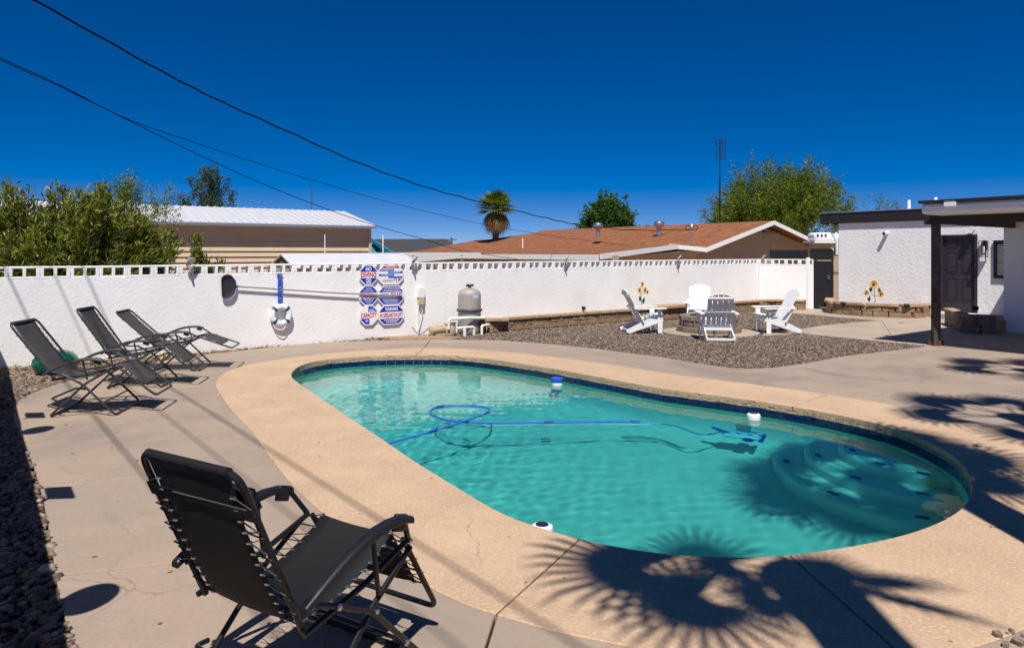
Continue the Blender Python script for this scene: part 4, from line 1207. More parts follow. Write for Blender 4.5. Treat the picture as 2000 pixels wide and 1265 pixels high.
for c, (r, h) in enumerate(((0.60, 0.13), (0.53, 0.13), (0.52, 0.10))):
    nb_ = 13 if c < 2 else 12
    for i in range(nb_):
        a = 2 * math.pi * (i + 0.5 * (c % 2)) / nb_
        piece('stone', fst, i * 3 + c, t, (r * math.cos(a), r * math.sin(a), (0.065, 0.195, 0.31)[c]), a + R(90), (2 * math.pi * r / nb_ * 0.99, 0.2 if c < 2 else .24, h * 0.98))
MB().lathe([(0.40, 0.02), (0.40, 0.37), (0.385, 0.37), (0.385, 0.02)], 28, cap=False).build('steel_liner', M['rust'], t)
MB().lathe([(0.39, 0.12), (0.2, 0.16), (0.001, 0.17)], 20).build('ash', M['bed'], t)
pad = thing('fire_pit_pad', None, None); tag(pad, kind='structure')
MB().prism([(FP.x + 1.02 * math.cos(a) * 1.05, FP.y - 0.1 + 0.95 * math.sin(a)) for a in np.linspace(0, 2 * math.pi, 40, endpoint=False)], -0.05, 0.006).build('pad_slab', M['path'], pad, bevel=0.005)

# ------------------------------------------------------------------ sunflower ornaments, spot lights
s0, z0 = WXY(1252, 590, 0.3)
sunflower('flower_ornament', 'yellow metal flowers on a stem behind the left armchair', WP(WS(1252, 0.3), 0.2, 0.3), RW, [(0.01, 0.72, 0.085), (-0.10, 0.56, 0.095), (0.11, 0.56, 0.095), (0.20, 0.50, 0.07)], [(-0.05, 0.34, 0.09, -1), (0.07, 0.28, 0.10, 1)], 0.70)
def spot(loc, rz, label):
    t = thing('spot_light', label, 'spot light', loc, rz)
    MB().box((0, 0, 0.09), (0.13, 0.05, 0.09), ('X', R(-25))).build('housing', M['black'], t, bevel=0.01)
    MB().tube([(0, 0.0, 0.0), (0, 0.02, 0.07)], 0.012).build('stem', M['black'], t)
    MB().box((0, 0, 0.012), (0.10, 0.07, 0.02)).build('foot', M['black'], t)
spot(WP(WS(1140, 0.42), 0.30, 0.42), RW + 0.4, 'small black spot light on the long planter cap')

# ------------------------------------------------------------------ pool house on the right
HL = Vector((*G(1638, 605), 0))          # left corner of the pool house wall
RH = math.atan2(E_.y, E_.x)
def HP(tt, off=0.0, z=0.0):
    return HL + E_ * tt - B * off + Vector((0, 0, z))
hs = thing('pool_house', 'white stucco house with black fascia and dark panelled door on the right', 'house', HL, RH)
# local frame: x along the wall (E_), y = into the house (B), -y faces the yard
MB().box((1.44, 1.6, 1.36), (2.88, 3.2, 2.84)).build('wall', M['stucco_heavy'], hs)
MB().box((4.44, 1.6, 1.36), (1.44, 3.2, 2.84)).build('wall', M['stucco_heavy'], hs)
DW0, DW1, DZ0, DZ1 = 2.88, 3.72, 0.15, 2.20
MB().box(((DW0 + DW1) / 2, 1.6, (DZ1 + 2.78) / 2), (DW1 - DW0, 3.198, 2.78 - DZ1)).build('wall', M['stucco_heavy'], hs)
MB().box(((DW0 + DW1) / 2, 1.65, DZ0 / 2 - 0.03), (DW1 - DW0, 3.1, DZ0 + 0.06)).build('wall', M['stucco_heavy'], hs)
dr = thing('d', None, None); bpy.data.objects.remove(dr)
dmb = MB().box(((DW0 + DW1) / 2, 0.10, (DZ0 + DZ1) / 2), (DW1 - DW0 - 0.01, 0.05, DZ1 - DZ0 - 0.01))
door = dmb.build('door', M['door'], hs)
cxd = (DW0 + DW1) / 2
for sx in (-1, 1):
    for (za, zb_) in ((0.32, 0.92), (1.06, 1.62), (1.74, 1.98)):
        fz = DZ0 + za, DZ0 + zb_
        mbp = MB(); xw = 0.26
        x_ = cxd + sx * 0.185
        for (a, b) in (((x_ - xw / 2, fz[0]), (x_ + xw / 2, fz[0])), ((x_ + xw / 2, fz[0]), (x_ + xw / 2, fz[1])), ((x_ + xw / 2, fz[1]), (x_ - xw / 2, fz[1])), ((x_ - xw / 2, fz[1]), (x_ - xw / 2, fz[0]))):
            mbp.bar((a[0], 0.072, a[1]), (b[0], 0.072, b[1]), 0.018, 0.022, (0, 1, 0))
        mbp.box((x_, 0.069, (fz[0] + fz[1]) / 2), (xw - 0.07, 0.012, fz[1] - fz[0] - 0.07))
        mbp.build('door_panel', M['door'], door, bevel=0.003)
MB().lathe([(0.012, 0), (0.012, 0.04), (0.03, 0.045), (0.03, 0.075), (0.015, 0.085)], 14, (cxd + 0.34, 0.075, DZ0 + 0.98), Matrix.Rotation(R(90), 3, 'X')).build('handle', M['black'], door)
for nm, c, sz in (('door_frame', (DW0 + 0.0, 0.02, (DZ0 + DZ1) / 2), (0.06, 0.07, DZ1 - DZ0)), ('door_frame', (DW1 - 0.0, 0.02, (DZ0 + DZ1) / 2), (0.06, 0.07, DZ1 - DZ0)), ('door_frame', (cxd, 0.021, DZ1 + 0.02), (DW1 - DW0 + 0.06, 0.07, 0.05))):
    MB().box(c, sz).build(nm, M['door'], hs)
MB().box((cxd - 0.05, -0.2, 0.06), (1.0, 0.42, 0.12)).build('doorstep', M['path'], hs, bevel=0.01)
MB().box((cxd - 0.05, -0.08, 0.135), (1.0, 0.18, 0.05)).build('doorstep', M['white'], hs, bevel=0.01)
wx0, wx1, wz0, wz1 = 4.13, 4.75, 1.10, 2.08
wn_ = MB().box(((wx0 + wx1) / 2, 0.0, (wz0 + wz1) / 2), (wx1 - wx0, 0.06, wz1 - wz0)).build('window', M['black'], hs, bevel=0.004)
for k in range(14):
    MB().box(((wx0 + wx1) / 2, -0.032, wz0 + 0.10 + k * 0.058), (wx1 - wx0 - 0.16, 0.012, 0.036), ('X', R(35))).build('blind_slat', mat('grey blind', (0.30, 0.30, 0.31), 0.5) if k == 0 else bpy.data.materials['grey blind'], wn_)
for nm, c, sz in (('f', ((wx0 + wx1) / 2, -0.04, wz0 + 0.03), (wx1 - wx0, 0.04, 0.06)), ('f', ((wx0 + wx1) / 2, -0.04, wz1 - 0.03), (wx1 - wx0, 0.04, 0.06)), ('f', (wx0 + 0.03, -0.04, (wz0 + wz1) / 2), (0.06, 0.041, wz1 - wz0)), ('f', (wx0 + 0.30, -0.04, (wz0 + wz1) / 2), (0.05, 0.041, wz1 - wz0))):
    MB().box(c, sz).build('window_frame', M['black'], wn_)
# roof of the pool house
rf = MB().box((2.3, 1.62, 2.885), (5.7, 3.3, 0.19)).build('roof', M['beam'], hs)
MB().box((2.3, 1.62, 2.99), (5.76, 3.42, 0.03)).build('roof_edge', M['galv'], rf)
MB().box((2.3, -0.05, 2.80), (5.72, 0.04, 0.30)).build('fascia', M['beam'], rf)
MB().box((-0.57, 1.60, 2.80), (0.04, 3.26, 0.30)).build('fascia', M['beam'], rf)
for x_, y_, h_ in ((1.6, 1.0, 0.32), (2.45, 0.7, 0.33)):
    MB().lathe([(0.13, 3.0), (0.05, 3.08), (0.045, 3.0 + h_)], 12, (x_, y_, 0)).build('vent_pipe', M['pvc'], rf)
MB().tube(fillet([(-0.30, 0.10, 2.7), (-0.30, 0.10, 2.45), (-0.07, 0.05, 2.15), (-0.07, 0.05, 1.7)], 0.1, 5), 0.055, 10).build('downspout', M['pvc'], hs)
MB().tube([(1.45, 0.02, 2.33), (1.43, -0.16, 2.31)], 0.055, 14).build('wall_vent', M['pvc'], hs)
MB().lathe([(0.042, 0), (0.042, 0.012)], 14, (1.4295, -0.158, 2.31), Matrix.Rotation(R(90), 3, 'X')).build('vent_mouth', M['black'], hs)
# lantern
t = thing('wall_lantern', 'black square wall lantern right of the dark door', 'lantern', HP(3.93, 0.02), RH)
for sx in (-1, 1):
    for sy in (-0.03, -0.19):
        MB().box((sx * 0.075, sy, 1.86), (0.014, 0.014, 0.42)).build('corner_bar', M['black'], t)
for z_ in (1.655, 2.065):
    MB().box((0, -0.11, z_), (0.165, 0.175, 0.014)).build('plate', M['black'], t)
MB().box((0, -0.01, 1.95), (0.10, 0.03, 0.26)).build('back_plate', M['black'], t)
MB().lathe([(0.02, 1.75), (0.03, 1.80), (0.03, 1.90), (0.012, 1.95)], 12, (0, -0.11, 0)).build('bulb', M['white'], t)
t = thing('wall_lamp', 'round white lamp under the eave above the dark door', 'lamp', HP(3.72, 0.03, 2.44), RH)
MB().lathe([(0.001, 0.03), (0.06, 0.022), (0.10, 0.0), (0.001, -0.01)], 22, (0, -0.14, 0.08), Matrix.Rotation(R(50), 3, 'X')).build('dish', M['white'], t)
MB().tube([(0, 0, 0), (0, -0.14, 0.07)], 0.014).build('bracket', M['white'], t)

# main house block, patio roof
HB = Vector((10.95, 15.2, 0))
mh = thing('main_house', 'white walled house block in the patio shade at the right edge', 'house', HB, RH)
MB().box((2.5, 1.3, 1.3), (5.0, 2.6, 2.7)).build('wall', M['stucco'], mh)
MB().box((1.05, -0.012, 1.02), (1.0, 0.05, 2.04)).build('door', M['black'], mh, bevel=0.004)
RC = Vector((7.45, 12.45, 0))
pr_ = thing('patio_roof', 'white stucco edged flat patio roof on a dark beam and post', 'patio roof', RC, RH)
rl_ = 6.5
MB().box((rl_ / 2, 2.35, 2.56), (rl_, 4.7, 0.20)).build('roof_slab', M['stucco_heavy'], pr_, bevel=0.06)
MB().box((rl_ / 2, 2.30, 2.685), (rl_ + 0.04, 4.7, 0.05)).build('roof_edge', M['beam'], pr_)
MB().box((rl_ / 2 - 0.25, 0.79, 2.385), (rl_, 0.12, 0.16)).build('beam', M['beam'], pr_)
MB().box((0.0, 2.7, 2.384), (0.10, 3.6, 0.158)).build('beam', M['beam'], pr_)
MB().box((0.5, 0.05, 2.64), (0.20, 0.20, 0.12)).build('junction_box', M['white'], pr_, bevel=0.01)
t = thing('patio_post', 'weathered dark post under the patio roof at the deck edge', 'post', (*G(1828, 674), 0))
MB().box((0, 0, 0.0 + 1.152), (0.13, 0.13, 2.304), ('Z', RH)).build('shaft', M['post'], t, bevel=0.012)
MB().box((-0.055, -0.07, 0.42), (0.10, 0.05, 0.86), ('Z', RH + R(36))).build('splint', M['post'], t, bevel=0.03)
MB().box((0, 0, 0.05), (0.20, 0.19, 0.10), ('Z', RH)).build('base_bracket', M['rust'], t)

# planter by the pool house
t = thing('stone_planter', 'curved tan stone planter in front of the white house wall', 'planter')
pc = catmull([tuple(HP(-0.25, 0.05)[:2]), G(1624, 611), G(1645, 613.5), G(1675, 616), (G(1700, 617.5)), G(1750, 619.5), G(1790, 620), G(1812, 616.5), tuple(HP(2.62, 0.02)[:2])], 6, False)
stone_wall_path(t, pc, 2, 0.42, 0.15, 0.18, 'stone', 'cap', 0.8, 0.07)
MB().prism([tuple(p) for p in pc] + [tuple(HP(1.2, 0.0)[:2])], -0.04, 0.24).build('soil', M['soil'], t)
pf = HP(0.95, 0.45, 0.22)
pf = Vector((*G(1708, 613.5), 0.24))
sunflower('flower_ornament', 'tall metal sunflower with green leaves in the curved planter', pf, RH, [(0.0, 0.62, 0.135), (-0.21, 0.36, 0.095), (0.20, 0.34, 0.10)], [(-0.10, 0.47, 0.09, 1), (0.16, 0.44, 0.10, -1), (-0.15, 0.19, 0.09, 1)], 0.56)
for x, y, lab in ((1647, 600, 'small black spot light at the left end of the curved planter'), (1771, 604, 'small black spot light at the right end of the curved planter')):
    spot(Vector((*G(x, y, 0.36), 0.36)), RH + 0.3, lab)
# planter against the main house
t = thing('stone_planter', 'grey brown stone planter box in the shade by the house', 'planter')
q0, q1, q2, q3 = G(1872, 641), G(1888, 649.5), G(1948, 652), tuple((HB + B * 0.05)[:2])
stone_wall_path(t, catmull([q0, q1, q2], 1, False), 2, 0.33, 0.17, 0.16, 'stone_grey', 'stone_grey', 0.6, 0.06)
stone_wall_path(t, [q0, tuple(HP(3.75, 1.75)[:2])], 2, 0.33, 0.17, 0.16, 'stone_grey', 'cap', 0.6, 0.06)
MB().prism([q0, q1, q2, tuple((HB + B * 1.8)[:2]), tuple(HP(3.8, 1.7)[:2])], -0.04, 0.26).build('soil', M['soil'], t)
spot(Vector((*G(1905, 611, 0.36), 0.38)), RH, 'small black spot light on the shaded planter by the house')

# gate
gd = (HL + Vector((-0.12, 0.1, 0))) - (ret_end + Vector((0.2, 0.02, 0)))
gt = thing('yard_gate', 'black sheet metal gate between the short wall and the house', 'gate', ret_end + Vector((0.2, 0.02, 0)), math.atan2(gd.y, gd.x))
gl = gd.length
MB().box((gl / 2, 0, 0.80), (gl - 0.04, 0.03, 1.40)).build('lower_panel', M['gate'], gt)
MB().box((gl / 2, 0, 1.70), (gl - 0.04, 0.03, 0.34)).build('upper_panel', M['gate'], gt)
for x_ in (0.02, gl - 0.02):
    MB().box((x_, 0, 0.93), (0.05, 0.05, 1.82)).build('stile', M['gate'], gt)
for z_ in (0.09, 0.62, 1.56, 1.86):
    MB().box((gl / 2, -0.002, z_), (gl - 0.05, 0.05, 0.04)).build('rail', M['gate'], gt)
MB().box((gl - 0.12, -0.04, 1.0), (0.06, 0.05, 0.14)).build('latch', M['steel'], gt)
t = thing('privacy_screen', 'long black screen panel standing behind the short wall', 'screen', AT(1505, 500, 23.2) * Vector((1, 1, 0)), 0.0)
MB().box((0.62, 0, 1.66), (1.28, 0.03, 0.36)).build('panel', M['gate'], t)
for x_ in (0.02, 1.22):
    MB().box((x_, 0.02, 0.9), (0.05, 0.05, 1.9)).build('post', M['gate'], t)

# ------------------------------------------------------------------ things in and on the pool
def floater(label, loc, r, h, top_m, body_m, kind):
    t = thing('pool_float', label, 'pool float', loc)
    MB().lathe([(r * 0.55, -h * 0.55), (r * 0.9, -h * 0.45), (r, -h * 0.1), (r, h * 0.25), (r * 0.93, h * 0.42)], 28).build('body', body_m, t)
    if kind == 'chlorine':
        MB().lathe([(r * 1.06, h * 0.25), (r * 1.10, h * 0.32), (r * 1.06, h * 0.62), (r * 0.8, h * 0.72), (r * 0.001, h * 0.72)], 28).build('cap', top_m, t)
    else:
        MB().lathe([(r * 1.0, h * 0.2), (r * 1.02, h * 0.32), (r * 0.95, h * 0.5), (r * 0.7, h * 0.62), (r * 0.62, h * 0.625)], 28).build('rim', body_m, t)
        MB().lathe([(r * 0.62, h * 0.61), (r * 0.60, h * 0.65), (r * 0.001, h * 0.66)], 28).build('solar_cell', top_m, t)
    return t
cellm = mat('dark solar cell', (0.02, 0.02, 0.035), 0.25)
floater('blue topped chlorine float near the far edge of the pool', (*G(1088, 752, WZ), WZ + 0.02), 0.082, 0.125, M['blue'], M['plastic_white'], 'chlorine')
floater('white solar light floating by the tiled far edge', (*G(1472, 818, WZ), WZ + 0.008), 0.076, 0.095, cellm, M['plastic_white'], 'solar')
p = G(1062, 1046, WZ)
floater('white solar light floating half hidden behind the near pool edge', (p[0] - 0.01, p[1] + 0.03, WZ + 0.008), 0.076, 0.095, cellm, M['plastic_white'], 'solar')
# cleaner hose with cuffs
t = thing('vacuum_hose', 'blue vacuum hose looping across the pool surface', 'hose')
hp = [(735, 874), (830, 848), (900, 831), (940, 817), (957, 803), (945, 796), (900, 792.5), (855, 796), (840, 805), (852, 815), (890, 824), (960, 827), (1060, 826), (1150, 825), (1230, 825), (1310, 829), (1370, 835), (1415, 842)]
hz = [0.01] * 15 + [-0.02, -0.05, -0.10]
H3 = np.array([(*G(x, y, WZ), WZ + z_) for (x, y), z_ in zip(hp, hz)])
H3[2:4, 2] += 0.03
H3[-2] = (2.02, 7.30, -0.22)
H3[-1] = (2.36, 7.62, -0.42)
H3 = catmull(H3, 8, False)
MB().tube([tuple(p) for p in H3], 0.0115, 8).build('hose', M['hose'], t)
dh = np.r_[0, np.cumsum(np.linalg.norm(np.diff(H3, axis=0), axis=1))]
q = 0.7
while q < dh[-1] - 0.2:
    a = [np.interp(q, dh, H3[:, i]) for i in range(3)]; b = [np.interp(q + 0.11, dh, H3[:, i]) for i in range(3)]
    MB().tube([a, b], 0.0155, 8).build('cuff', M['hose_dark'], t)
    q += 0.98
# cleaner
def UW(x, y, z):
    """photo pixel -> point at height z under the water surface, bent by refraction"""
    X_, Y_ = G(x, y, WZ)
    d_ = math.hypot(X_, Y_)
    tt = math.tan(math.asin(math.sin(math.atan2(d_, HC - WZ)) / 1.333))
    k_ = 1 + tt * (WZ - z) / d_
    return (X_ * k_, Y_ * k_, z)
cp = Vector(UW(1450, 853, -0.62))
t = thing('pool_cleaner', 'blue and grey pool vacuum cleaner under water at the hose end', 'pool cleaner', cp, R(-28))
CL = mat('pale blue cleaner shell', (0.70, 0.88, 0.95), 0.4)
MB().box((0, 0, 0.07), (0.40, 0.24, 0.10)).build('body', CL, t, bevel=0.04)
for x_ in (-0.10, 0.02, 0.14):
    MB().lathe([(0.055, 0.0), (0.06, 0.012), (0.05, 0.012), (0.045, 0.0)], 20, (x_, 0, 0.118), cap=False).build('ridge', M['hose_dark'], t)
MB().box((0.21, 0, 0.04), (0.05, 0.30, 0.06)).build('bumper', M['hose_dark'], t, bevel=0.015)
for sy in (-1, 1):
    MB().lathe([(0.06, -0.02), (0.065, 0), (0.06, 0.02)], 16, (0.08, sy * 0.14, 0.05), Matrix.Rotation(R(90), 3, 'X')).build('wheel', M['hose_dark'], t)
MB().tube([(-0.18, 0, 0.10), (-0.26, 0, 0.18), (-0.33, 0, 0.26)], [0.05, 0.035, 0.025], 10).build('swivel', M['hose'], t)
for o in bpy.data.objects:
    if o.type == 'MESH' and o.parent is not None and o.parent.name.split('.')[0] in ('pool_cleaner', 'vacuum_hose', 'pool_float'):
        o.cycles.is_caustics_receiver = True
# small stones lying on the deck at the lower right
rk = stone_set('stone_greyb', 1, 1, 1, 'stone_grey')
for k, (x, y, s_) in enumerate(((1948, 1243, 0.035), (1976, 1235, 0.024), (1967, 1238, 0.014), (1964, 1262, 0.03), (1988, 1258, 0.04), (1999, 1243, 0.02))):
    g = G(x, y)
    o = obj('pebble', rk[k % 5], None, loc=(g[0], g[1], s_ * 0.35)); o.scale = (s_, s_ * 0.75, s_ * 0.7); o.rotation_euler = (0.2, 0.1, k * 1.3)
    tag(o, ['brown pebble on the coping edge at lower right, leftmost', 'grey pebble on the coping edge at lower right', 'tiny dark pebble between two others on the coping edge', 'red brown pebble on the concrete at the lower right', 'large grey pebble in the lower right corner', 'small pebble at the very right edge of the deck'][k], 'pebble', 'pebbles on the deck corner')

# ------------------------------------------------------------------ neighbouring buildings
def shed_quad(name, pts, th, material, parent):
    P = [Vector(p) for p in pts]
    nn = (P[1] - P[0]).cross(P[-1] - P[0]).normalized()
    if nn.z < 0: nn = -nn
    return MB().extrude(P, -nn * th).build(name, material, parent, smooth=False)
# long beige metal building
e1, e2 = AT(330, 432, 24.9), AT(735, 441, 29.3)
zE = 2.9
e1 = Vector((e1.x, e1.y, zE)); e2 = Vector((e2.x, e2.y, zE))
bd = (e2 - e1); bd.z = 0; bd.normalize(); bn = Vector((-bd.y, bd.x, 0))
e0 = e1 - bd * 9
t = thing('metal_building', 'long beige sided building with a white ribbed metal roof', 'building')
Lb_ = (e2 - e0).length
rg0, rg2 = e0 + bn * 4 + Vector((0, 0, 0.82)), e2 + bn * 4 + Vector((0, 0, 0.82)) - bd * 0.1
roof = shed_quad('roof', [e0, e2, rg2, rg0], 0.04, M['metalroof'], t)
shed_quad('roof_slope', [rg0 + Vector((0, 0, -.003)), rg2 + Vector((0, 0, -.003)), e2 + bn * 8, e0 + bn * 8], 0.04, M['metalroof'], t)
rib = MB()
k = 0.15
while k < Lb_:
    a = e0 + bd * k; b_ = rg0 + bd * k
    rib.bar(a + Vector((0, 0, 0.012)), b_ + Vector((0, 0, 0.012)), 0.05, 0.03)
    k += 0.30
rib.build('ribs', M['metalroof'], roof)['kind'] = 'stuff'
MB().bar(e0 - bn * 0.01 + Vector((0, 0, -0.07)), e2 - bn * 0.01 + Vector((0, 0, -0.07)), 0.03, 0.1).build('eave_trim', M['galv'], t)
sw0 = e0 + bn * 0.35 - Vector((0, 0, zE)); 
MB().box((sw0 + bd * (Lb_ / 2 - 0.1) + bn * 3.6 + Vector((0, 0, 1.35))), (Lb_ - 0.25, 7.1, 2.85), ('Z', math.atan2(bd.y, bd.x))).build('wall_core', M['siding'], t)
for k in range(13):
    zz = 0.10 + k * 0.215
    c = sw0 + bd * (Lb_ / 2 - 0.1) + bn * 0.03 + Vector((0, 0, zz + 0.1))
    Mx = Matrix.Rotation(math.atan2(bd.y, bd.x), 3, 'Z') @ Matrix.Rotation(R(-14), 3, 'X')
    MB().box(c, (Lb_ - 0.2, 0.02, 0.215), Mx).build('siding_board', M['siding'], t)
MB().box(sw0 + bd * (Lb_ - 0.16) + Vector((0, 0, 1.4)), (0.10, 0.14, 2.8), ('Z', math.atan2(bd.y, bd.x))).build('corner_trim', M['siding'], t)
# small white shed just behind the wall
t = thing('metal_shed', 'low white shed roof peeping over the wall behind the signs', 'shed')
a0, a1 = AT(548, 496, 17.0), AT(788, 494.5, 19.2)
za = 1.735
a0.z = a1.z = za
u_ = (a1 - a0).normalized(); v_ = Vector((u_.y, -u_.x, 0))
shed_quad('roof', [a0, a1, a1 + v_ * 0.9 + Vector((0, 0, -0.34)) + u_ * 0.15, a0 + v_ * 0.9 + Vector((0, 0, -0.34))], 0.03, M['metalroof'], t)
shed_quad('roof', [a0, a1, a1 - v_ * 0.9 + Vector((0, 0, -0.34)), a0 - v_ * 0.9 + Vector((0, 0, -0.34))], 0.03, M['metalroof'], t)
MB().box((a0 + a1) / 2 + Vector((0, 0, -1.1)), ((a1 - a0).length - 0.1, 1.6, 1.5), ('Z', math.atan2(u_.y, u_.x))).build('wall', M['siding'], t)
MB().extrude([a0 + u_ * .05, a0 + u_ * .05 + v_ * .8 + Vector((0, 0, -.34)), a0 + u_ * .05 - v_ * .8 + Vector((0, 0, -.34))], u_ * 0.05).build('gable', M['bark'], t, smooth=False)
# white awning
t = thing('patio_awning', 'white flat awning edge over the wall left of the brown roof', 'awning')
b0, b1 = AT(780, 493, 22), AT(938, 494, 25)
b0.z = b1.z = 1.76
u_ = (b1 - b0).normalized(); v_ = Vector((u_.y, -u_.x, 0))
shed_quad('roof', [b0, b1, b1 - v_ * 3, b0 - v_ * 3], 0.05, M['metalroof'], t)
MB().bar(b0 + Vector((0, 0, -0.05)), b1 + Vector((0, 0, -0.05)), 0.05, 0.10).build('fascia', M['white'], t)
MB().extrude([b0 + v_ * .02 + Vector((0, 0, -.13)), b1 + v_ * .02 + Vector((0, 0, -.13)), b1 + v_ * .02 + Vector((0, 0, -.14)), b0 + v_ * .02 + Vector((0, 0, -.36))], -v_ * 0.05).build('side_panel', M['white'], t, smooth=False)
for q in (0.2, 0.8):
    p = b0.lerp(b1, q) - v_ * 0.2
    MB().bar((p.x, p.y, -0.05), (p.x, p.y, 1.7), 0.08, 0.08).build('post', M['white'], t)

# brown roofed house
t = thing('brown_roof_house', 'tan neighbour house with a wide red brown shingle roof', 'house')
R1, R2 = AT(1510, 431, 42), None
R2 = R1 - E_ * 22.7
A1 = R1 - B * 6.5; A1.z = 2.02
A2 = R2 - B * 6.5; A2.z = 2.02
A3 = R1 + B * 6.8; A3.z = 1.98
E1 = AT(1170, 495.5, 30); E1.z = 1.70
E2 = AT(790, 494.4, 45); E2.z = 1.70
KK = AT(1322, 477, 37.0)
R3, R4 = AT(1003, 467, 65), AT(935, 468, 66)
rm = MB()
rm.extrude([A1, R1, R2, A2], (0, 0, -0.12)); rm.extrude([A2, R2, R3, R4], (0, 0, -0.12)); rm.extrude([A2, R4, E2], (0, 0, -0.12))
rm.extrude([E1, KK, A1, A2, E2], (0, 0, -0.12))
rm.extrude([R1, A3, A3 - E_ * 25, R2], (0, 0, -0.12))
roof = rm.build('roof', M['shingle'], t, smooth=False)
def board(a, b, h=0.24, d=0.06, nm='fascia', m_='white'):
    return MB().bar(Vector(a) + Vector((0, 0, -h / 2 - 0.01)) + E_ * 0.08, Vector(b) + Vector((0, 0, -h / 2 - 0.01)) + E_ * 0.08, d, h).build(nm, M[m_], roof)
board(R1, A1 + (A1 - R1) * 0.02); board(R1, A3); board(E1, KK); 
MB().bar(E1 + Vector((0, 0, -.16)) - B * .05, E2 + Vector((0, 0, -.16)) - B * .05, 0.06, 0.26).build('fascia', M['white'], roof)
MB().bar(KK + Vector((-0.5, -.3, -.1)), A1 + Vector((0.0, -.3, -0.12)), 0.08, 0.24).build('gutter', M['white'], roof)
bk = E_ * -0.9
G0, G1, G2 = R1 + bk, A1 + bk + B * 0.5, A3 + bk - B * 0.5
MB().extrude([Vector((G1.x, G1.y, -0.1)), Vector((G2.x, G2.y, -0.1)), Vector((G2.x, G2.y, 2.0)), Vector((G0.x, G0.y, 3.40)), Vector((G1.x, G1.y, 2.0))], -E_ * 20).build('wall', M['tanwall'], t, smooth=False)
for sg in (-1, 1):
    c = R1 + bk + E_ * 0.03 + B * (sg * 1.15)
    vent = MB()
    vent.extrude([c + B * -0.95 + Vector((0, 0, -0.75)), c + B * 0.95 + Vector((0, 0, -0.75)), c + B * (-0.85 * sg) + Vector((0, 0, -0.42))], E_ * 0.04)
    vent.build('gable_vent', M['grey_shingle'], t, smooth=False)
    for k in range(3):
        zz = -0.72 + k * 0.09; ww = 0.85 - k * 0.24
        MB().bar(c + B * (-0.9 * sg) + Vector((0, 0, zz)) + E_ * 0.06, c + B * (-0.9 * sg + ww * 2 * sg) + Vector((0, 0, zz)) + E_ * 0.06, 0.05, 0.05).build('louvre', M['tanwall'], t)
iw1, iw2 = E1 + B * 1.0, E2 + B * 1.0
MB().extrude([Vector((iw1.x, iw1.y, -0.1)), Vector((iw2.x, iw2.y, -0.1)), Vector((iw2.x, iw2.y, 1.62)), Vector((iw1.x, iw1.y, 1.62))], B * 0.2).build('wall', M['tanwall'], t, smooth=False)
kw = KK + B * 0.6 - E_ * 0.8; ew = E1 + B * 0.8 - E_ * 0.8; aw = A1 - E_ * 0.6 + B * 0.5
MB().extrude([Vector((ew.x, ew.y, -0.1)), Vector((kw.x, kw.y, -0.1)), Vector((aw.x, aw.y, -.1)), Vector((aw.x, aw.y, 1.9)), Vector((kw.x, kw.y, 1.9)), Vector((ew.x, ew.y, 1.5))], -E_ * 0.2).build('wall', M['tanwall'], t, smooth=False)
def turbine(px, py, Yd, label):
    p = AT(px, py, Yd)
    t = thing('roof_vent', label, 'roof vent', p)
    MB().lathe([(0.16, -0.5), (0.15, 0.02), (0.20, 0.05)], 16).build('stack', M['galv'], t)
    MB().lathe([(0.20, 0.05), (0.33, 0.18), (0.36, 0.30), (0.31, 0.43), (0.16, 0.50), (0.001, 0.52)], 18).build('turbine', M['galv'], t)
turbine(1168, 449, 47, 'silver turbine vent on the brown roof, left one')
turbine(1287, 446, 45, 'silver turbine vent on the brown roof, right one')
p = AT(1351, 470, 39)
t = thing('service_mast', 'bent service mast with cable loops on the brown roof', 'mast', (p.x, p.y, p.z - 0.5))
MB().tube([(0, 0, 0), (0, 0, 1.0), (0.02, 0, 1.3)], 0.035).build('pipe', M['galv'], t)
MB().lathe([(0.10, 1.25), (0.13, 1.32), (0.08, 1.42), (0.001, 1.43)], 12).build('weather_head', M['galv'], t)
for sx in (-1, 1):
    MB().tube(fillet([(0, 0, 1.3), (sx * 0.25, 0, 1.4), (sx * 0.4, 0, 1.2), (sx * 0.15, 0, 1.05), (0, 0, 1.2)], 0.1, 4), 0.02, 6).build('drip_loop', M['wire'], t)
p = AT(1021, 480, 50)
tag(MB().tube([(0, 0, -0.4), (0, 0, 0.55)], 0.05).build('roof_pipe', M['pvc'], loc=p), 'thin pale vent pipe on the left part of the brown roof', 'vent pipe')
# grey roofed house with teal fascia
t = thing('grey_roof_house', 'distant house with dark grey roof and teal gable edge', 'house')
g1, g2 = AT(727, 467, 70), AT(872, 466.5, 70); g3, g4 = AT(905, 492, 64), AT(768, 494, 62)
shed_quad('roof', [g1, g2, g3, g4], 0.2, M['grey_shingle'], t)
gg = AT(700, 494, 66)
MB().bar(g1 + Vector((0, -.3, -0.1)), g4 + Vector((0, -.3, -0.1)), 0.2, 0.35).build('gable_fascia', M['teal'], t)
MB().extrude([Vector((g4.x, g4.y + 1, 1.4)), Vector((g1.x, g1.y + .5, g1.z - 0.3)), Vector((gg.x - 3, gg.y, 1.4)), Vector((gg.x - 3, gg.y, -.1)), Vector((g4.x, g4.y + 1, -.1))], (0, 6, 0)).build('wall', M['teal'], t, smooth=False)
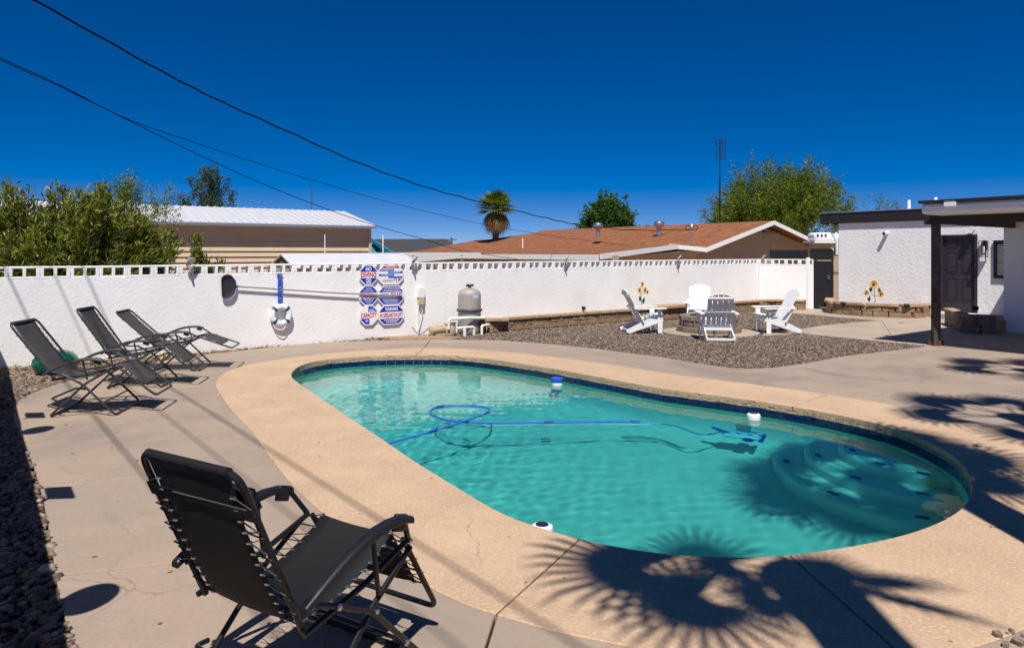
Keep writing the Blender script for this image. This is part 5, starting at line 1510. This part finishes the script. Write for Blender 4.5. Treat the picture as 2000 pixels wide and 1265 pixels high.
# white cooler on a roof behind the gate
p = AT(1608, 470, 30)
t = thing('roof_cooler', 'white roof mounted cooler unit beside the white house', 'cooler', p)
MB().box((0, 0, 0.17), (1.1, 0.8, 0.36)).build('shell', M['plastic_white'], t, bevel=0.12)
MB().box((0.1, 0, -0.06), (1.5, 1.2, 0.10)).build('curb', M['white'], t)
MB().box((-0.05, 0.2, -1.3), (0.6, 0.8, 2.38)).build('stand', M['tanwall'], t)
for k in range(3):
    MB().box((-0.42 + k * 0.17, -0.402, 0.22), (0.09, 0.012, 0.14)).build('louvre', M['darkgrey'], t)
# antenna mast
p = AT(1406, 440, 52)
t = thing('tv_antenna', 'tall thin antenna mast with panel elements against the sky', 'antenna', (p.x, p.y, 0))
top = AT(1408, 268, 52).z
MB().tube([(0, 0, 0), (0, 0, top - 3.0)], 0.06).build('mast', M['antenna'], t)
MB().tube([(0, 0, top - 3.0), (0, 0, top - .2)], 0.04).build('mast', M['antenna'], t)
for k, x_ in enumerate((-0.28, 0.10, 0.24, 0.42)):
    for (za_, zb2) in ((top - 1.75, top - 0.98), (top - 0.85, top - 0.05)):
        MB().tube([(x_, 0, za_), (x_, 0, zb2)], 0.025, 6).build('element', M['antenna'], t)
for zz in (top - 1.4, top - 0.5, top - .9):
    MB().tube([(-0.28, 0, zz), (0.42, 0, zz)], 0.02, 6).build('boom', M['antenna'], t)
for x, y0, y1, Yd, lab, r_ in ((609, 362, 412, 34, 'thin antenna pole above the white metal roof', 0.02), (634.5, 458, 500, 20, 'white pipe standing before the beige siding', 0.016), (748, 459, 500, 21, 'white pipe standing beside the teal gable', 0.02)):
    a, b_ = AT(x, y0, Yd), AT(x, y1, Yd)
    tag(MB().tube([(0, 0, -a.z + 0.0), (0, 0, 0)], r_).build('pipe_pole', M['pvc'] if Yd < 30 else M['darkgrey'], loc=a), lab, 'pole')
p = AT(882, 464, 130)
t = thing('utility_pole', 'tiny distant wooden utility pole left of the palm', 'utility pole', (p.x, p.y, 0))
MB().tube([(0, 0, 0), (0, 0, p.z)], 0.18).build('pole', M['bark'], t)
MB().box((0, 0, p.z - 0.4), (1.9, 0.15, 0.2)).build('crossarm', M['bark'], t)

# ------------------------------------------------------------------ overhead wires
def wire(name, label, pts, r, twist=0):
    P = catmull([tuple(AT(x, y, Y_)) for x, y, Y_ in pts], 14, False)
    if twist:
        ph = np.arange(len(P))
        P[:, 2] += twist * np.sin(ph * 0.9) * np.linspace(0.3, 1, len(P))
    tag(MB().tube([tuple(p) for p in P], r, 6).build(name, M['wire'], angle=80), label, 'wire', 'overhead wires')
wire('overhead_wire', 'thick twisted overhead cable dropping from top left to the brown roof', [(-140, -105, 11), (65, 0, 13), (300, 131, 15.5), (420, 193, 17), (560, 256, 19), (700, 318, 22), (830, 365, 25), (940, 395, 28), (1060, 424, 31), (1125, 438, 33), (1230, 449, 36), (1345, 449, 39)], 0.021, 0.02)
wire('overhead_wire', 'thin overhead wire falling behind the white signs', [(-120, 58, 13), (0, 117, 14), (120, 171, 15), (240, 230, 16.5), (400, 308, 18.5), (520, 362, 20), (640, 409, 22), (735, 441, 23.5), (830, 468, 25), (900, 489, 27), (1010, 506, 31)], 0.011)
wire('overhead_wire', 'thin overhead wire running past the small palm', [(-120, 54, 13), (0, 113, 14), (120, 168, 15), (240, 229, 16.5), (360, 272, 19), (500, 318, 22), (610, 352, 25), (760, 395, 29), (930, 435, 33), (1100, 464, 37), (1300, 487, 41)], 0.011)
for k, (x, y, h_, r_, lab) in enumerate((((-4.67), 7.58, 7.0, 0.013, 'overhead wire above the left wall, its shadow nearest the loungers'), (-3.9, 7.58, 7.3, 0.009, 'overhead wire above the left wall, second shadow'), (-3.35, 7.58, 7.6, 0.013, 'overhead wire above the left wall, third shadow'))):
    c = Vector((x - SU * h_, y - SV * h_, h_))
    d = Vector((0.63, -0.776, 0))
    tag(MB().tube([c - d * 22, c - d * 10 + Vector((0, 0, -.15)), c, c + d * 14], r_, 6).build('overhead_wire', M['wire']), lab, 'wire', 'overhead wires')

# ------------------------------------------------------------------ vegetation
def leaf_arrays(pos, dirv, L, W, rg, droop=0.0):
    N = len(pos)
    rv = rg.normal(0, 1, (N, 3))
    side = np.cross(dirv, rv); side /= np.linalg.norm(side, axis=1)[:, None] + 1e-9
    L = np.broadcast_to(L, N)[:, None]; W = np.broadcast_to(W, N)[:, None]
    mid = pos + dirv * L * 0.5
    tip = pos + dirv * L - np.array((0, 0, 1)) * droop * L
    V = np.stack([pos, mid + side * W / 2, tip, mid - side * W / 2], 1).reshape(-1, 3)
    return V
def leaf_obj(name, V, shade, material, parent):
    N = len(V) // 4
    return obj(name, fast_mesh(name, V, np.arange(4 * N).reshape(-1, 4), M[material], attr=np.repeat(shade, 4)), parent)
def oleander(label, x, y, h, wid, nst, seed, name='oleander_shrub', leafL=0.165, dens=190):
    rg = np.random.default_rng(seed)
    t = thing(name, label, 'shrub', (x, y, -0.07))
    P, Dv, S = [], [], []
    stems = MB()
    for i in range(nst):
        a = rg.uniform(0, 6.283); lean = rg.uniform(0, 1) ** 0.7 * wid
        hh = h * rg.uniform(0.62, 1.0) * (1 - 0.22 * (lean / wid) ** 2)
        b0 = np.array((rg.normal(0, 0.12), rg.normal(0, 0.12), 0)); tp = np.array((math.cos(a) * lean, math.sin(a) * lean * 0.7, hh))
        mid = b0 * 0.4 + tp * 0.6 + np.array((0, 0, 0.15 * hh)); mid[:2] *= 0.6
        path = [b0 * (1 - u) ** 2 + mid * 2 * u * (1 - u) + tp * u * u for u in np.linspace(0, 1, 7)]
        stems.tube(path, list(np.linspace(0.022, 0.006, 7)), 5)
        nl = int(dens * rg.uniform(0.7, 1.2))
        u = rg.uniform(0.22, 1, nl) ** 0.8
        pt = (1 - u)[:, None] ** 2 * b0 + (2 * u * (1 - u))[:, None] * mid + (u * u)[:, None] * tp
        pt = pt + rg.normal(0, 0.05, pt.shape)
        ax = tp - mid; ax /= np.linalg.norm(ax)
        d = rg.normal(0, 0.6, (nl, 3)) + ax * 0.8 + np.array((0, 0, 0.35)); d /= np.linalg.norm(d, axis=1)[:, None]
        P.append(pt); Dv.append(d); S.append(np.clip(rg.normal(0.45, 0.2, nl) + 0.15 * (u - 0.5), 0, 1))
    P, Dv, S = map(np.concatenate, (P, Dv, S))
    stems.build('stems', M['twig'], t)['kind'] = 'stuff'
    leaf_obj('foliage', leaf_arrays(P, Dv, leafL * rg.uniform(0.7, 1.2, len(P)), leafL * 0.19, rg, 0.08), S, 'oleander', t)['kind'] = 'stuff'
for k, (px, Yd, ytop, wid, nst, lab) in enumerate(((-40, 13.2, 350, 0.85, 34, 'tall oleander shrub at the left frame edge behind the wall'), (35, 13.6, 338, 0.75, 38, 'tallest oleander shrub near the left edge behind the wall'), (120, 14.0, 358, 0.75, 38, 'oleander shrub between the tallest two behind the wall'), (172, 13.6, 345, 0.7, 34, 'tall upright oleander shrub left of the metal building'),
        (232, 13.8, 385, 0.75, 36, 'lower oleander shrub with pale bare branches'), (290, 14.2, 425, 0.7, 32, 'rightmost low oleander shrub before the beige siding'), (75, 13.2, 420, 0.8, 30, 'front low oleander shrub just behind the openings'))):
    p = AT(px, ytop, Yd)
    oleander(lab, p.x, p.y, p.z + 0.07, wid, int(nst * 1.25), 30 + k)
p = AT(388, 450, 14.5); oleander('thin young oleander sprouting over the wall by the lamp', p.x, p.y, p.z + .07, 0.22, 7, 61)
p = AT(412, 487, 14.8); oleander('small bushy sprout over the wall right of the lamp', p.x, p.y, p.z + .07, 0.25, 7, 62)

def tree(name, label, px, ybase, ytop, Yd, wpx, material, nspray, nleaf, leafL, leafW, sprayL, seed, up=0.5, squash=0.62, low=0.12):
    rg = np.random.default_rng(seed)
    H = AT(px, ytop, Yd).z
    rx = wpx * Yd / F / 2
    x0 = (px - 1000) * Yd / F
    t = thing(name, label, 'tree', (x0, Yd, -0.07))
    zc = H * 0.50; rz = H * 0.5
    tr = MB(); 
    tr.tube([(0, 0, 0), (0.05, 0.02, H * 0.12), (0.0, 0, H * 0.22)], [0.035 * H, 0.028 * H, 0.024 * H], 8)
    tr.build('trunk', M['bark'], t)
    lim = MB()
    tips = []
    for i in range(15):
        a = 2 * math.pi * i / 15 + rg.uniform(-.2, .2); el = rg.uniform(0.25, 1.45)
        q = np.array((math.cos(a) * math.cos(el) * rx * 0.85, math.sin(a) * math.cos(el) * rx * 0.85, H * 0.22 + (H * 0.70) * math.sin(el)))
        m_ = q * np.array((0.45, 0.45, 0.6))
        pth_ = [np.array((0, 0, H * 0.2)) * (1 - u) ** 2 + m_ * 2 * u * (1 - u) + q * u * u for u in np.linspace(0, 1, 6)]
        lim.tube(pth_, list(np.linspace(0.014 * H, 0.003 * H, 6)), 5)
        for u in (0.5, 0.7, 0.85, 1.0):
            tips.append(pth_[int(u * 5)])
    lim.build('limbs', M['bark'], t)
    tips = np.array(tips)
    # clumps of sprays round the limb tips, plus some filling the dome
    ctr = []
    for i in range(nspray):
        if rg.uniform() < 0.55:
            c = tips[rg.integers(len(tips))] + rg.normal(0, 0.11, 3) * np.array((rx, rx, H * 0.55))
        else:
            a = rg.uniform(0, 6.283); el = math.asin(rg.uniform(-0.05, 1)); rr2 = rg.uniform(0.5, 1) ** 0.5
            c = np.array((math.cos(a) * math.cos(el) * rx * rr2, math.sin(a) * math.cos(el) * rx * rr2, H * (low + 0.1) + (H * (0.86 - low)) * math.sin(el) * rr2))
        ctr.append(c)
    ctr = np.array(ctr)
    ctr[:, 2] = np.clip(ctr[:, 2], H * low, H * 0.97)
    out = ctr - np.array((0, 0, H * 0.3)); out /= np.linalg.norm(out, axis=1)[:, None] + 1e-6
    d = out + np.array((0, 0, up)) + rg.normal(0, 0.45, ctr.shape); d /= np.linalg.norm(d, axis=1)[:, None]
    u = rg.uniform(0, 1, (nspray, nleaf, 1))
    SL = sprayL * rg.uniform(0.5, 1.3, (nspray, 1, 1))
    pos = ctr[:, None] + d[:, None] * u * SL + rg.normal(0, 0.10 * sprayL, (nspray, nleaf, 3))
    dl = d[:, None] * 0.8 + rg.normal(0, 0.6, (nspray, nleaf, 3)); dl /= np.linalg.norm(dl, axis=2)[..., None]
    sh = np.clip(rg.normal(0.5, 0.16, (nspray, 1)) + rg.normal(0, 0.16, (nspray, nleaf)), 0, 1)
    leaf_obj('crown', leaf_arrays(pos.reshape(-1, 3), dl.reshape(-1, 3), leafL, leafW, rg, 0.05), sh.ravel(), material, t)
    return t
tree('palo_verde_tree', 'large feathery green tree behind the brown roofed house', 1518, 450, 334, 60, 275, 'paloverde', 1650, 44, 0.34, 0.065, 1.5, 71, 0.8, low=0.1)
tree('palo_verde_tree', 'sparse thin tree top behind the white house roof', 1722, 430, 386, 62, 118, 'paloverde', 80, 22, 0.34, 0.055, 1.3, 72, 0.8)
tree('mesquite_tree', 'dark airy tree rising behind the white metal roof', 408, 410, 333, 48, 128, 'mesquite', 380, 40, 0.24, 0.06, 0.9, 73, 0.2)
tree('leafy_tree', 'bright green bushy tree behind the brown roof right of the palm', 1186, 445, 390, 70, 118, 'broadleaf', 520, 40, 0.34, 0.13, 1.1, 74, 0.3)
tree('palo_verde_tree', 'wispy pale green tree tip beside the oleanders', 250, 420, 372, 20, 150, 'paloverde', 90, 80, 0.11, 0.026, 0.8, 75, 0.9, low=0.6)

def fan_palm(name, label, x, y, h, rleaf, pet, nleaf, seed, skirt=0, trunk_r=0.17, lean=(0, 0), fixed=None):
    rg = np.random.default_rng(seed)
    t = thing(name, label, 'palm', (x, y, -0.07))
    tp = [(lean[0] * u * u, lean[1] * u * u, (h + 0.07) * u) for u in np.linspace(0, 1, 8)]
    MB().tube(tp, [trunk_r * 1.35, trunk_r * 1.1] + [trunk_r] * 5 + [trunk_r * 1.15], 14).build('trunk', M['bark'], t)
    top = np.array(tp[-1])
    pets = MB(); V, S = [], []; Vd, Sd = [], []
    def leaf(el, a, r, p, dead, seedk, twist=None):
        d = np.array((math.cos(a) * math.cos(el), math.sin(a) * math.cos(el), math.sin(el)))
        hub = top + d * p + np.array((0, 0, -0.12 * p if not dead else -0.3 * p))
        pets.tube([top + d * 0.05, top + d * p * 0.55 + np.array((0, 0, 0.03)), hub], [0.022, 0.015, 0.011], 5)
        side = np.cross(d, (0, 0, 1)); side /= np.linalg.norm(side) + 1e-9
        upv = np.cross(side, d)
        tw = rg.normal(0, 0.15 if fixed else (0.45 if skirt or nleaf > 16 else 0.95))
        if twist is not None: tw = twist; side, upv = side * math.cos(tw) + upv * math.sin(tw), upv * math.cos(tw) - side * math.sin(tw)
        ns = 24; core = 0.42 if not skirt else 0.46; spread = 2.35 if not dead else 1.3
        sh_ = np.clip(rg.normal(0.45, 0.2), 0, 1)
        for k in range(ns):
            th = -spread + 2 * spread * k / (ns - 1)
            dth = spread / (ns - 1) * 1.03
            rr3 = r * (1 - 0.16 * (abs(th) / spread) ** 2) * rg.uniform(0.92, 1.05)
            f = lambda q, ang: hub + (d * math.cos(ang) + side * math.sin(ang)) * q + upv * (0.10 * q * abs(math.sin(ang)))
            tip = f(rr3, th + rg.normal(0, 0.02)) + np.array((0, 0, -rr3 * (0.16 if not dead else 0.6) * rg.uniform(0.4, 1.4)))
            L1, R1_, L2, R2_ = f(rr3 * core, th - dth), f(rr3 * core, th + dth), f(rr3 * 0.78, th - dth * 0.36), f(rr3 * 0.78, th + dth * 0.36)
            sg_ = np.clip(sh_ + rg.normal(0, 0.08), 0, 1)
            for quad in ([hub, L1, f(rr3 * core * 1.02, th), R1_], [L1, L2, R2_, R1_], [L2, tip, R2_, f(rr3 * 0.77, th)]):
                (Vd if dead else V).append(quad)
                (Sd if dead else S).append(sg_)
    for lf in (fixed or []):
        leaf(R(lf[1]), R(lf[0]), lf[3], lf[2], False, 0, lf[4] if len(lf) > 4 else None)
    for i in range(0 if fixed else nleaf):
        el = math.asin(np.clip(0.97 - 1.35 * (i + 0.5) / nleaf, -0.6, 1)); a = i * 2.39996 + rg.normal(0, 0.15)
        leaf(el, a, rleaf * rg.uniform(0.85, 1.1), pet * rg.uniform(0.8, 1.1), False, i)
    for i in range(skirt):
        leaf(-rg.uniform(0.75, 1.5), rg.uniform(0, 6.283), rleaf * rg.uniform(0.7, 1.0), pet * rg.uniform(0.5, 1.0), True, i)
    pets.build('leaf_stalks', M['leafgreen'], t)['kind'] = 'stuff'
    leaf_obj('crown', np.array(V).reshape(-1, 3), np.array(S), 'palm', t)
    if skirt:
        leaf_obj('dead_skirt', np.array(Vd).reshape(-1, 3), np.array(Sd), 'deadpalm', t)
    return t
p = AT(968, 398, 62)
fan_palm('fan_palm', 'small fan palm with brown dead skirt behind the brown roof', p.x, p.y, p.z - 0.3, 1.15, 1.05, 34, 81, skirt=80, trunk_r=0.3)
# palms at the near right, outside the frame, whose shadows fall across deck and water
LEAVES = {0: [(172, 6, 0.88, 0.74), (194, -3, 0.66, 0.64), (98, 24, 0.92, 0.62), (150, 5, 0.40, 0.42, 0.6), (25, 8, 0.14, 0.36), (-30, -4, 0.42, 0.56, 1.25), (-8, 4, 0.35, 0.5, 1.3), (215, 10, 0.35, 0.4, 0.9)]}
for k, (sx, sy, h_, nl, lab) in enumerate(((1.60, 3.72, 6.0, 12, 'fan palm behind the camera shading the near coping'), (3.30, 6.05, 6.3, 20, 'fan palm right of the camera shading the pool steps'), (5.45, 7.35, 6.3, 10, 'fan palm right of the frame shading the coping corner'), (7.75, 10.25, 6.4, 10, 'fan palm beside the patio shading the deck'))):
    fan_palm('fan_palm', lab, sx - SU * h_, sy - SV * h_, h_, (0.56, 0.62, 0.64, 0.64)[k], (0.66, 0.74, 0.8, 0.8)[k], nl, 90 + k, fixed=LEAVES.get(k), trunk_r=0.22 if k == 0 else 0.18)
